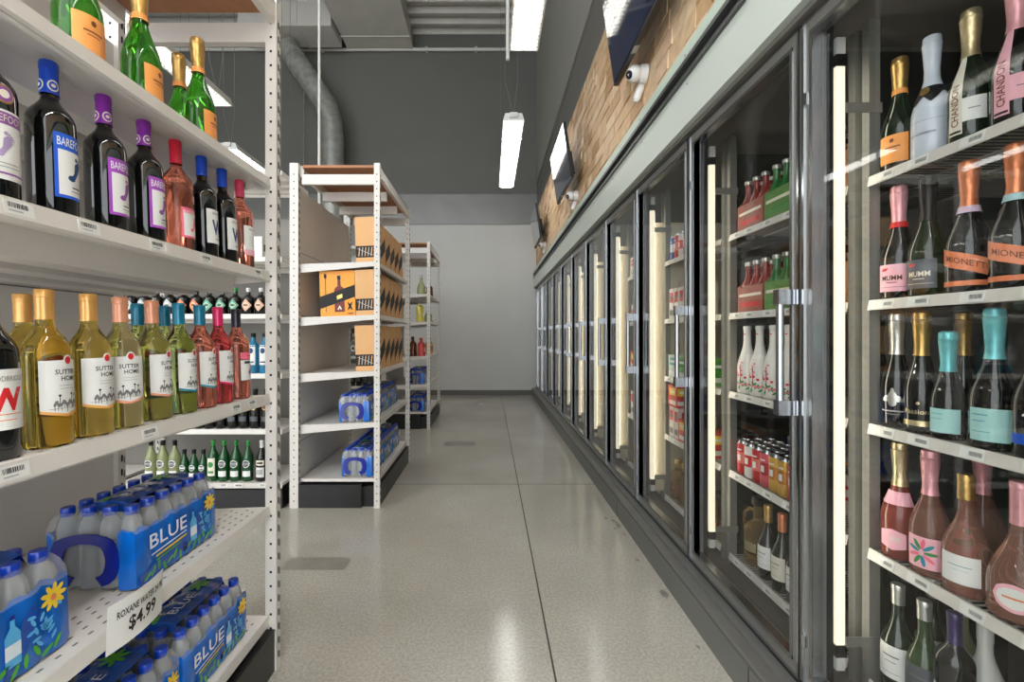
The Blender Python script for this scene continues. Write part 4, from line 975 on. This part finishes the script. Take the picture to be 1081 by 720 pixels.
for k in range(NB+1):
    y = k*PITCH
    link('mullion', mull, cool).location = (0, y, 0)
    link('led_tube', led, cool).location = (.076, y-.020, 0)
    for dy in ((-.026,) if k == NB else (-.026, .026)):
        link('shelf_post', post, cool).location = (.170, y+dy, 0)
    link('post_bracket', clip, cool).location = (.170, y-.026, 0)
    d = link('divider', div if k in (1,2) else divc, cool); d.location = (0, y, 0)
def door_meshes():
    w = PITCH-.016; a = MB(); s = .042
    for (y0, y1, z0, z1) in ((-w/2,-w/2+s,ZB,ZT),(w/2-s,w/2,ZB,ZT),(-w/2+s,w/2-s,ZB,ZB+.05),(-w/2+s,w/2-s,ZT-.05,ZT)):
        a.box(-.018, .018, y0, y1, z0, z1, ALU)
    # bright outer arris and inner bead
    t = .004
    for (y0, y1, z0, z1) in ((-w/2,-w/2+.008,ZB,ZT),(w/2-.008,w/2,ZB,ZT),(-w/2,w/2,ZB,ZB+.008),(-w/2,w/2,ZT-.008,ZT)): a.box(-.018-t, -.018, y0, y1, z0, z1, CHROME)
    i = s-.012
    for (y0, y1, z0, z1) in ((-w/2+i,-w/2+s,ZB+.04,ZT-.04),(w/2-s,w/2-i,ZB+.04,ZT-.04),(-w/2+i,w/2-i,ZB+.04,ZB+.052),(-w/2+i,w/2-i,ZT-.052,ZT-.04)): a.box(-.018-t*.8, .010, y0, y1, z0, z1, STEEL)
    frame = a.mesh('door')
    g = MB(); g.box(-.004, .004, -w/2+s-.004, w/2-s+.004, ZB+.046, ZT-.046, PANE); pane = g.mesh('glass_pane')
    b = MB()
    for (y0, y1, z0, z1) in ((-w/2+.004,-w/2+.02,ZB+.004,ZT-.004),(w/2-.02,w/2-.004,ZB+.004,ZT-.004)): b.box(.018, .0215, y0, y1, z0, z1, GASKET)
    gas = b.mesh('gasket')
    h = MB(); yh = -w/2+.024
    h.tube((-.062,yh,.97), (-.062,yh,1.345), .011, STEEL, 14)
    for z in (.965, 1.305): h.box(-.074, -.018, yh-.013, yh+.013, z, z+.045, STEEL)
    h.box(-.056,-.0535,yh-.006,yh+.006,1.0,1.31,BLACK); handle = h.mesh('handle')
    q = MB(); q.box(-.026, -.018, w/2-.02, w/2-.004, 0, .035, CHROME); hinge = q.mesh('hinge'); q = MB(); q.lathe([(.006,0),(.006,.014),(.003,.016)], 10, CHROME, (-.005,w/2-.015,ZT-.004)); pin = q.mesh('hinge_pin')
    return frame, pane, gas, handle, hinge, pin
DF, DP_, DG, DH, DHG, DPN = door_meshes()
for k in range(NB):
    d = link('door', DF, cool); d.location = (0, (k+.5)*PITCH, 0)
    link('glass_pane', DP_, d); link('gasket', DG, d); link('handle', DH, d); link('hinge_pin', DPN, d)
    for z in (ZB+.12, ZT-.25): link('hinge', DHG, d).location = (0, 0, z)
SHZ = [1.669, 1.309, .950, .587, .205]
SL = PITCH-.11; SD = .42
m = MB(); 
for i in range(int(SL/.019)+1): y = -SL/2+.003+i*.019; m.box(.012, SD, y-.0014, y+.0014, -.0034, 0, WIRE)
for x in (.02, .15, .28, SD-.01): m.box(x-.003, x+.003, -SL/2, SL/2, -.010, -.0034, WIRE)
WSH = MB(); WSH = m.mesh('wire_shelf')
m = MB(); m.hexa([(0,-SL/2-.014,-.026),(-.004,-SL/2-.014,-.026),(.002,-SL/2-.014,.003),(.006,-SL/2-.014,.003)], [(0,SL/2+.014,-.026),(-.004,SL/2+.014,-.026),(.002,SL/2+.014,.003),(.006,SL/2+.014,.003)], WHITE); CHAN = m.mesh('price_channel')
m = MB()
for (y, w) in ((-.24,.055),(-.10,.06),(.03,.055),(.16,.06),(.26,.05)):
    m.hexa([(-.0050,y,-.023),(-.0056,y,-.023),(-.0001,y,.001),(.0005,y,.001)], [(-.0050,y+w,-.023),(-.0056,y+w,-.023),(-.0001,y+w,.001),(.0005,y+w,.001)], PAPER); q = y+.006
    while q < y+w*.6: m.quad([(-.0051+.001,q,-.016),(-.0051+.001,q+.0012,-.016),(-.0030,q+.0012,-.006),(-.0030,q,-.006)], INK); q += .0026
PTAG = m.mesh('price_label')
for k in range(NB):
    for z in SHZ:
        s = link('wire_shelf', WSH, cool); s.location = (.150, (k+.5)*PITCH, z)
        link('price_channel', CHAN, s)
        if k < 5: link('price_label', PTAG, s)

# ================================================================== shelving units and their goods
TILT = math.radians(2.0); GX = -.77; LIP = GX-.03
def deg(a): return math.radians(a)
NEARY, L4 = .464, 1.22
NZ = [1.774, 1.436, .996, .592]
Y1 = lambda px: .80*F/(VX-px)-NEARY
unit = shelving('tall white shelving unit stocked with wine in front and water packs below', (GX, NEARY, 0), 0, L4, .54, 2.42, NZ, .20, TILT,
    [[], [Y1(15), Y1(90), Y1(163), Y1(215), Y1(270)], [Y1(10), Y1(155), Y1(247), Y1(264)], []], rib=.07)
GZ = [1.733, 1.356, .958, .594]
shelving('white shelving unit with tan cartons above water packs, second along the aisle', (GX, 3.2, 0), 0, L4, .54, 2.416, GZ, .196, TILT, [[], [], [.5], [.3,.6,.9]], toptags=(.4,.9))
shelving('white shelving unit at the far end of the aisle by the pale wall', (GX, 5.9, 0), 0, L4, .54, 2.42, [1.75,1.39,.94,.575], .21, TILT, [])
# rows running back from the aisle
ROWP = mat('row_panel_dimmed', rgb(130,126,119), .5, noise=.04, nscale=4); RZ = [2.36, 1.755, 1.356, .94, .551]  # panel colour lowered to stand in for the weaker light in the rows
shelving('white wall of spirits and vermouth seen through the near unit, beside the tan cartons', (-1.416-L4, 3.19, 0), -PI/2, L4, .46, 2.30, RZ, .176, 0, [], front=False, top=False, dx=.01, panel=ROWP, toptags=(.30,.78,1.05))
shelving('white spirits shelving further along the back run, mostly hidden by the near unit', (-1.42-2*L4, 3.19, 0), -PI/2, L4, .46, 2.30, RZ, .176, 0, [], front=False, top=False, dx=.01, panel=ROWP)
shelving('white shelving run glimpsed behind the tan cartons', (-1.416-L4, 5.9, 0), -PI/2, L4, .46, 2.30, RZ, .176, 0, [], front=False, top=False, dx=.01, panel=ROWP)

def on(zf, X): return zf+(X-LIP)*math.tan(TILT)+.0008
def near(kd, px, zf, label, cat, rot=0.0, X=-.862, group=None, Y=None):
    Y = Y if Y else X*F/(px-VX)
    return place(kd, label, cat, (X, Y, on(zf, X)), deg(rot), group, TILT)
# top shelf: green bottles with orange labels
Z = NZ[0]
near('veuve', 84, Z, 'green bottle with orange label at the near end of the top shelf', 'sparkling wine', -14)
near('veuve', 151, Z, 'green bottle with orange label, second along the top shelf', 'sparkling wine', 2)
near('veuve', 212, Z, 'green bottle with gold foil and orange label, last along the top shelf', 'sparkling wine', 4)
near('veuve', 0, Z, 'green bottle with gold foil peeking out behind the last top shelf bottle', 'sparkling wine', 0, -.965, Y=1.435)
near('veuve', 0, Z, 'green bottle with gold foil standing behind the second top shelf bottle', 'sparkling wine', 0, -.965, Y=1.268)
# second shelf
Z = NZ[1]
near('bf_plum', -10, Z, 'dark wine bottle with gold medal and plum banded label', 'wine', -12)
near('bf_blue', 57, Z, 'dark wine bottle with blue cap and blue framed label', 'wine', 8)
near('bf_purple', 114, Z, 'larger seeming dark bottle with purple cap, next after the blue framed one', 'wine', 6)
near('bf_purple', 156, Z, 'dark bottle with purple cap, beside the rosé with the red cap', 'wine', 6)
near('bf_pink', 189, Z, 'rosé wine bottle with red cap and small pink label', 'wine', 6)
near('w_blue', 216, Z, 'dark bottle with blue cap and W label, next to the pink label rosé', 'wine', 8)
near('w_blue', 237.5, Z, 'dark bottle with blue cap and W label, next to the last rosé', 'wine', 8)
near('w_pink', 256, Z, 'rosé bottle with pink cap, last on the second shelf by the upright', 'wine', 4)
# third shelf
Z = NZ[2]
near('w_red', -8, Z, 'dark bottle with a red W on its white label', 'wine', -14)
near('s_gold', 52, Z, 'white wine with gold cap beside the red W bottle', 'wine', -2)
near('s_gold', 98, Z, 'white wine with gold cap beside the peach capped bottles', 'wine', -10)
near('s_peach', 131, Z, 'white wine with peach cap whose label faces the camera squarely', 'wine', -32)
near('s_peach', 164, Z, 'white wine with peach cap next to the teal capped ones', 'wine', -4)
near('s_teal', 192, Z, 'greenish white wine with teal cap and teal stripe', 'wine', -2)
near('s_tealpink', 214, Z, 'pink wine with teal cap and teal stripe', 'wine', -2)
near('s_pink', 233, Z, 'deep pink wine with hot pink cap', 'wine', 2)
near('dark_rose', 252, Z, 'rosé bottle with dark cap, pink band and red scribble, last on the third shelf', 'wine', 0)
near('s_gold', 29, Z, 'white wine with gold cap standing in the second row behind', 'wine', -4, -.965, Y=.955)
near('s_teal', 149, Z, 'teal capped wine in the second row behind the peach caps', 'wine', 0, -.955)
near('s_teal', 177, Z, 'teal capped wine in the second row behind the teal striped bottle', 'wine', 0, -.955)
# water packs of the near unit
Z = NZ[3]
ZP = lambda zf, X: zf+(X-LIP)*math.tan(TILT)+.001
WP_ = 'shrink wrapped packs of bottled water'
water_pack('blue water pack cut by the picture edge, on the fourth shelf', (-.957, .765, ZP(Z,-.957)), WP_, tilt=TILT)
water_pack('blue water pack with dark ring handle, behind the paper price sign', (-.962, 1.268, ZP(Z,-.962)), WP_, tilt=TILT)
water_pack('blue water pack on the bottom shelf, last before the upright', (-.932, 1.390, .2015), WP_)
water_pack('blue water pack on the bottom shelf directly under the paper price sign', (-.932, 1.055, .2015), WP_)
water_pack('blue water pack at the camera end of the bottom shelf', (-.932, .720, .2015), WP_)
# the paper price sign
m = MB(); n = 8; pts = []
sg = thing('price_sign', 'white paper price sign for water clipped to the fourth shelf edge', 'sign', (-.776, .998, .562))
w, h = .078, .100
def card(s, z, l): 
    x = .004+.010*math.sin(PI*(s+w)/(2*w))+.004*(z/h); return (x+l, s+.010*(z/h-.5)*0, z)
CS = Surf(card, ds=.012, dz=.03)
CS.rect(m, -w, w, 0, h, PAPER, 0.0); CS.rect(m, -w, w, 0, h, PAPER, -.0008); p = MB()
CS.text(p, 'ROXANE WATER 24 PK', .008, .070, .134, .0155, INK, .0008, bold=.015); link('lettering', p.mesh('lettering'), sg); p = MB(); CS.text(p, '$4.99', .008, .037, .080, .034, INK, .0008, bold=.022)
link('card', m.mesh('card'), sg); link('lettering', p.mesh('lettering'), sg)
# second unit: cartons
TG = 'tall tan gift cartons with black diagonal bands'
for s, zf, n in ((0, GZ[0], 6), (1, GZ[1], 6), (2, GZ[2], 6)):
    for i in range(n):
        X = -.886; Y = 3.345+i*.176
        nm = ('front', 'second', 'third', 'fourth', 'fifth', 'last')[i]
        place('gift_tan', 'tan carton with black diagonal band, %s in the line on the %s carton shelf' % (nm, ('top','middle','lowest')[s]), 'carton', (X, Y, on(zf, X)), 0, TG, TILT)
place('gift_orange', 'wide orange carton printed with a dark red bottle', 'carton', (-1.085, 3.345, on(GZ[1], -1.085)), 0, None, TILT)
for s, (zf, zz) in enumerate(((GZ[3], None), (.196, .1975))):
    for i in range(3):
        X = -.967 if s == 0 else -.95; Y = 3.43+i*.335
        water_pack('water pack, %s of three on the %s shelf under the tan cartons' % (('front one','middle one','rear one')[i], ('upper','floor')[s]), (X, Y, zz if zz else ZP(zf, X)), WP_, tilt=0 if s else TILT, near=(i == 0))
# third unit
def far(kd, X, Y, zf, label, cat): return place(kd, label, cat, (X, Y, on(zf, X)), 0, None, TILT)
far('glass_jug', -.90, 6.05, 1.75, 'pale glass jug on the upper shelf of the far unit', 'bottle'); far('brown_jar', -.885, 6.75, 1.75, 'dark bottle behind the glass jug on the far unit', 'bottle')
far('yellow_liqueur', -.92, 6.05, 1.39, 'yellow bottle on the second shelf of the far unit', 'bottle'); far('glass_jug', -.885, 6.62, 1.39, 'pale glass jug behind the yellow bottle on the far unit', 'bottle')
far('red_juice', -.90, 6.05, .94, 'red bottle on the third shelf of the far unit', 'bottle'); far('brown_jar', -1.01, 6.05, .94, 'dark brown bottle beside the red one on the far unit', 'bottle'); far('gold_bottle', -.885, 6.62, .94, 'gold bottle behind the red one on the far unit', 'bottle'); far('gold_bottle', -.885, 6.80, .94, 'gold bottle last along the third shelf of the far unit', 'bottle')
for s, (zf, zz) in enumerate(((.575, None), (.21, .2115))):
    for i in range(2):
        X = -.965; Y = 6.13+i*.345
        water_pack('water pack on the %s shelf of the far unit, %s' % (('fourth','floor')[s], ('closer end','further end')[i]), (X, Y, zz if zz else ZP(zf, X)), WP_, tilt=0 if s else TILT, near=False)
# spirits wall (faces the camera)
ORD = ['first','second','third','fourth','fifth','sixth','seventh','eighth','ninth','tenth','eleventh','twelfth']
def rowput(z, items, Yb, cat, what, count_from='from the upright'):
    # items: (pixel x, kind); named by their order away from the white upright of the second unit
    items = sorted(items, key=lambda t: -t[0])
    for i, (px, kd) in enumerate(items):
        nm = KDESC[kd]
        place(kd, '%s, %s along the %s from the second unit' % (nm, ORD[i], what), cat, ((px-VX)*Yb/F, Yb, z+.001), -PI/2)
KDESC = {'gin_grey':'dark gin bottle with grey diamond label','gin_orange':'dark gin bottle with orange diamond label','gin_green':'dark gin bottle with green diamond label','gin_cream':'dark gin bottle with cream diamond label',
 'gin_blue':'blue gin bottle','dark_medal':'dark bottle with gold disc','dark_red':'short dark bottle with red label','dark_plain':'dark bottle with grey label','verm_green':'green vermouth bottle','verm_yellow':'yellowish vermouth bottle','verm_small':'small green vermouth bottle','verm_tall':'green vermouth bottle with long label','verm_dark':'dark vermouth bottle with white cap','clear_vodka':'clear vodka bottle','yellow_liqueur':'yellow bottle'}
YS = 3.262
rowput(1.356, [(139,'gin_grey'),(152.5,'gin_grey'),(166,'gin_grey'),(180,'gin_grey'),(194,'gin_orange'),(207.6,'gin_orange'),(221.3,'gin_green'),(235,'gin_green'),(248.7,'gin_green'),(262.3,'gin_cream'),(275.6,'gin_cream')], YS, 'gin', 'gin shelf')
rowput(.94, [(279.8,'gin_blue'),(267.5,'gin_blue'),(255,'gin_blue'),(213,'dark_plain'),(200,'dark_plain'),(183,'dark_plain'),(170,'dark_plain')], YS, 'spirits', 'blue gin shelf')
rowput(.551, [(281.5,'dark_medal'),(269.7,'dark_medal'),(257.8,'dark_medal'),(246,'dark_medal'),(234,'dark_plain'),(222,'dark_plain'),(211,'dark_red'),(200.5,'dark_red'),(190,'dark_red')], YS, 'liqueur', 'gold disc shelf')
rowput(.176, [(159.5,'verm_yellow'),(172,'verm_yellow'),(184.5,'verm_yellow'),(194.8,'verm_small'),(204.8,'verm_small'),(214.8,'verm_small'),(225.2,'verm_tall'),(236.6,'verm_green'),(249.2,'verm_green'),(262,'verm_green'),(276.4,'verm_dark')], YS, 'vermouth', 'vermouth shelf')
place('box_white_small', 'white carton with a black mark on the upper spirits shelf', 'carton', ((270-VX)*3.29/F, 3.29, 1.756), 0)
m = MB(); m.box(-.03, .03, -.001, 0, -.016, .016, PAPER); p = MB(); 
S = plane((0,-.001,0),(1,0,0),(0,0,1),(0,-1,0))
for i in range(5): S.rect(p, -.02+.009*i, -.014+.009*i, -.006, .006, INK, .0006)
sh = thing('shelf_ticket', 'small white price ticket hanging under the green vermouth bottles', 'price ticket', ((252-VX)*3.185/F, 3.1835, .166)); link('card', m.mesh('card'), sh); link('lettering', p.mesh('lettering'), sh)
# bottles of the further run
for z, what, kd, xs in ((.94, 'middle shelf', 'clear_vodka', (373.5, 381.5, 366)), (.551, 'lower shelf', 'dark_plain', (372, 379, 386, 365)), (.176, 'floor shelf', 'verm_green', (366, 374, 382))):
    for i, px in enumerate(xs[:]):
        Yb = 5.965; place(kd, '%s, %s on the %s behind the tan cartons' % (KDESC[kd], ORD[i], what), 'bottle', ((px-VX)*Yb/F, Yb, z+.001), -PI/2)

# ================================================================== goods in the coolers
def cool_put(kd, px, zi, label, cat, rot=180.0, X=1.157, Y=None):
    Y = Y if Y else X*F/(px-VX)
    return place(kd, label, cat, (X, Y, SHZ[zi]+.0008), deg(rot))
SPK = 'sparkling wine'
cool_put('veuve_dark', 950, 0, 'dark bottle with orange label and gold foil on the top cooler shelf', SPK, 204)
cool_put('moet', 984, 0, 'white coated champagne bottle with black bow tie', SPK, 196)
cool_put('chandon', 1025, 0, 'tall dark bottle with gold foil and cream lettered strip', SPK, 212)
cool_put('chandon_rose', 1074, 0, 'dark bottle with pink foil and pink lettered strip', SPK, 214)
cool_put('mumm_pink', 949, 1, 'dark bottle with pink foil and pink label on the second cooler shelf', SPK, 206)
cool_put('mumm_black', 980, 1, 'dark bottle with black foil and grey label', SPK, 200)
cool_put('mio_lilac', 1023, 1, 'copper foil bottle with lilac collar and orange sash', SPK, 222)
cool_put('mio_aqua', 1073, 1, 'copper foil bottle with pale blue collar and orange sash', SPK, 224)
cool_put('silver_orn', 947, 2, 'dark bottle with silver foil and silver ornament', SPK, 212)
cool_put('gold_dark', 973, 2, 'dark bottle with gold foil and gold lettering beside the small aqua one', SPK, 208)
cool_put('teal_small', 1001, 2, 'small dark bottle with aqua foil and aqua label', SPK, 208)
cool_put('gold_dark', 1017, 2, 'gold foil bottle standing behind the two aqua ones', SPK, 200, 1.28)
cool_put('teal_big', 1050, 2, 'tall dark bottle with aqua foil and aqua label', SPK, 208)
cool_put('blue_script', 1099, 2, 'dark bottle with white script and blue band at the picture edge', SPK, 220)
cool_put('imperial', 950, 3, 'rosé champagne with pale gold foil and pink shield label', 'rosé wine', 206)
cool_put('palm', 982, 3, 'rosé with pink cap and colourful palm leaf label', 'rosé wine', 206)
cool_put('rose_white', 1020, 3, 'rosé with gold cap and plain white label', 'rosé wine', 208)
cool_put('palm', 1037, 3, 'rosé standing in the second row behind the white label one', 'rosé wine', 160, 1.30)
cool_put('rose_round', 1078, 3, 'big bellied rosé with pink foil and oval label', 'rosé wine', 210, 1.172)
cool_put('plain_silver', 948, 4, 'dark wine with silver cap beside the shelf post, lowest cooler shelf', 'wine', 204)
cool_put('plain_screw', 976, 4, 'green wine bottle with silver screw cap, lowest cooler shelf', 'wine', 206)
cool_put('plain_violet', 1008, 4, 'dark wine with violet capsule, lowest cooler shelf', 'wine', 206)
cool_put('plain_silver', 985, 4, 'silver capped dark wine in the second row of the lowest cooler shelf', 'wine', 200, 1.29)
cool_put('plain_pale', 1015, 4, 'pale green wine bottle in the second row of the lowest cooler shelf', 'wine', 200, 1.285)
cool_put('plain_white', 1040, 4, 'white capped white bottle, lowest cooler shelf', 'wine', 206, 1.24)
# second door
for zi, nm in ((0,'top'), (1,'second')):
    for j, (kd, what, yy) in enumerate((('six_red','brick red',1.965), ('six_green','green',1.765), ('six_brown','cream',1.555))):
        place_six(kd, '%s six pack of beer on the %s shelf behind the second cooler door' % (what, nm), (1.185, yy+.01, SHZ[zi]+.0008))
for i in range(6):
    Y = 2.06-i*.096; place('flower', 'white flowered bottle, %s from the far post behind the second door' % ORD[i], 'bottle', (1.16, Y, SHZ[2]+.0008), deg(200))
cans = ['can_red','can_white','can_red','can_pink','can_gold','can_gold','can_red','can_pink','can_blue']
for r in range(3):
    for i in range(9):
        place(cans[(i+r) % 9 if r else i], 'slim %s can, %s row, %s from the post, second cooler door' % ({'can_red':'red','can_white':'white','can_pink':'pink','can_gold':'gold','can_blue':'blue'}[cans[(i+r) % 9 if r else i]], ORD[r], ORD[i]), 'can', (1.145+r*.0585, 2.06-i*.0585, SHZ[3]+.0008), PI+.25)
place('box_grey', 'grey carton behind the slim cans of the second door, by the post', 'carton', (1.43, 1.94, SHZ[3]+.0008)); place('box_grey', 'grey carton behind the slim cans of the second door, by the near end', 'carton', (1.43, 1.65, SHZ[3]+.0008))
place('tequila', 'round amber bottle with a glass handle', 'tequila', (1.185, 2.02, SHZ[4]+.0008), deg(200))
for i, (kd, nm) in enumerate((('plain_gold','gold'),('plain_copper','copper'),('plain_gold','gold'),('plain_copper','copper'),('plain_gold','gold'))):
    place(kd, 'dark wine with %s cap, %s after the amber bottle behind the second door' % (nm, ORD[i]), 'wine', (1.157, 1.90-i*.092, SHZ[4]+.0008), deg(196))
# further doors: what shows beside each far post
BOX = {'box_teal':('teal and white carton',.134),'box_green':('green carton',.134),'box_red':('red carton',.134),'box_white':('white carton with red panel',.134),'box_tall':('tall pale carton',.072)}
def bay(k, zi, seq, n, start=.10):
    y = Y0+(k+1)*PITCH-start; sh = ('top','second','third','fourth','lowest')[zi]; dr = ORD[k]
    for i in range(n):
        kd = seq[i % len(seq)]
        if kd in BOX:
            w = BOX[kd][1]; place(kd, '%s, %s from the post, %s shelf, %s cooler door' % (BOX[kd][0], ORD[i], sh, dr), 'carton', (1.165, y-w/2+.03, SHZ[zi]+.0008), 0); y -= w
        elif kd.startswith('can'):
            place(kd, 'slim %s can, %s from the post, %s shelf, %s cooler door' % (kd[4:], ORD[i], sh, dr), 'can', (1.145, y, SHZ[zi]+.0008), PI); y -= .0625
        else:
            place(kd, '%s, %s from the post, %s shelf, %s cooler door' % (BD[kd], ORD[i], sh, dr), 'bottle', (1.165, y, SHZ[zi]+.0008), PI); y -= .1
BD = {'plain_gold':'dark wine with gold cap','plain_silver':'dark wine with silver cap','gold_bottle':'squat amber bottle','flower':'white flowered bottle','plain_copper':'dark wine with copper cap','clear_vodka':'clear bottle','red_juice':'red bottle'}
bay(2, 0, ['can_blue','can_red','can_white'], 8); bay(2, 1, ['box_tall'], 6); bay(2, 2, ['box_teal','box_green'], 4); bay(2, 3, ['box_tall','box_tall','box_red'], 6); bay(2, 4, ['gold_bottle'], 5)
place('box_red', 'red carton stacked on the tall pale ones behind the third door', 'carton', (1.165, Y0+3*PITCH-.135, SHZ[3]+.186+.001), 0)
for k in range(3, NB):
    n = 4 if k < 5 else 3
    for zi, seq in enumerate((['box_white','box_teal'], ['can_white','can_red','can_blue'], ['box_red','box_white'], ['box_tall'], ['gold_bottle','clear_vodka'])):
        if k == 5: seq = (['box_white'], ['box_white'], ['box_white'], ['box_tall'], ['box_white'])[zi]
        elif k % 2 == 0: seq = (['can_lime','can_white'], ['box_tall'], ['box_white','box_green'], ['box_red'], ['plain_silver'])[zi]
        bay(k, zi, seq, n)

# ================================================================== camera, world, view
cam = bpy.data.cameras.new('camera'); co = bpy.data.objects.new('camera', cam); COL.objects.link(co)
co.location = (0, 0, CZ); co.rotation_euler = (PI/2, 0, 0)
cam.sensor_width = 36; cam.sensor_fit = 'HORIZONTAL'; cam.lens = F/1081*36; cam.shift_x = 23.5/1081; cam.shift_y = -6.0/1081; cam.clip_start = .02
SC.camera = co
w = bpy.data.worlds.new('world'); SC.world = w; w.use_nodes = True
w.node_tree.nodes['Background'].inputs[0].default_value = (.92,.96,1,1); w.node_tree.nodes['Background'].inputs[1].default_value = 1.7
SC.view_settings.view_transform = 'Standard'; SC.view_settings.look = 'None'; SC.view_settings.gamma = 1.0; SC.view_settings.use_curve_mapping = False
SC.view_settings.exposure = 1.35
SC.cycles.use_denoising = True; SC.cycles.max_bounces = 10; SC.cycles.transparent_max_bounces = 24; SC.cycles.transmission_bounces = 8; SC.cycles.glossy_bounces = 5; SC.cycles.diffuse_bounces = 4
SC.cycles.caustics_reflective = False; SC.cycles.caustics_refractive = False; SC.cycles.sample_clamp_indirect = 8
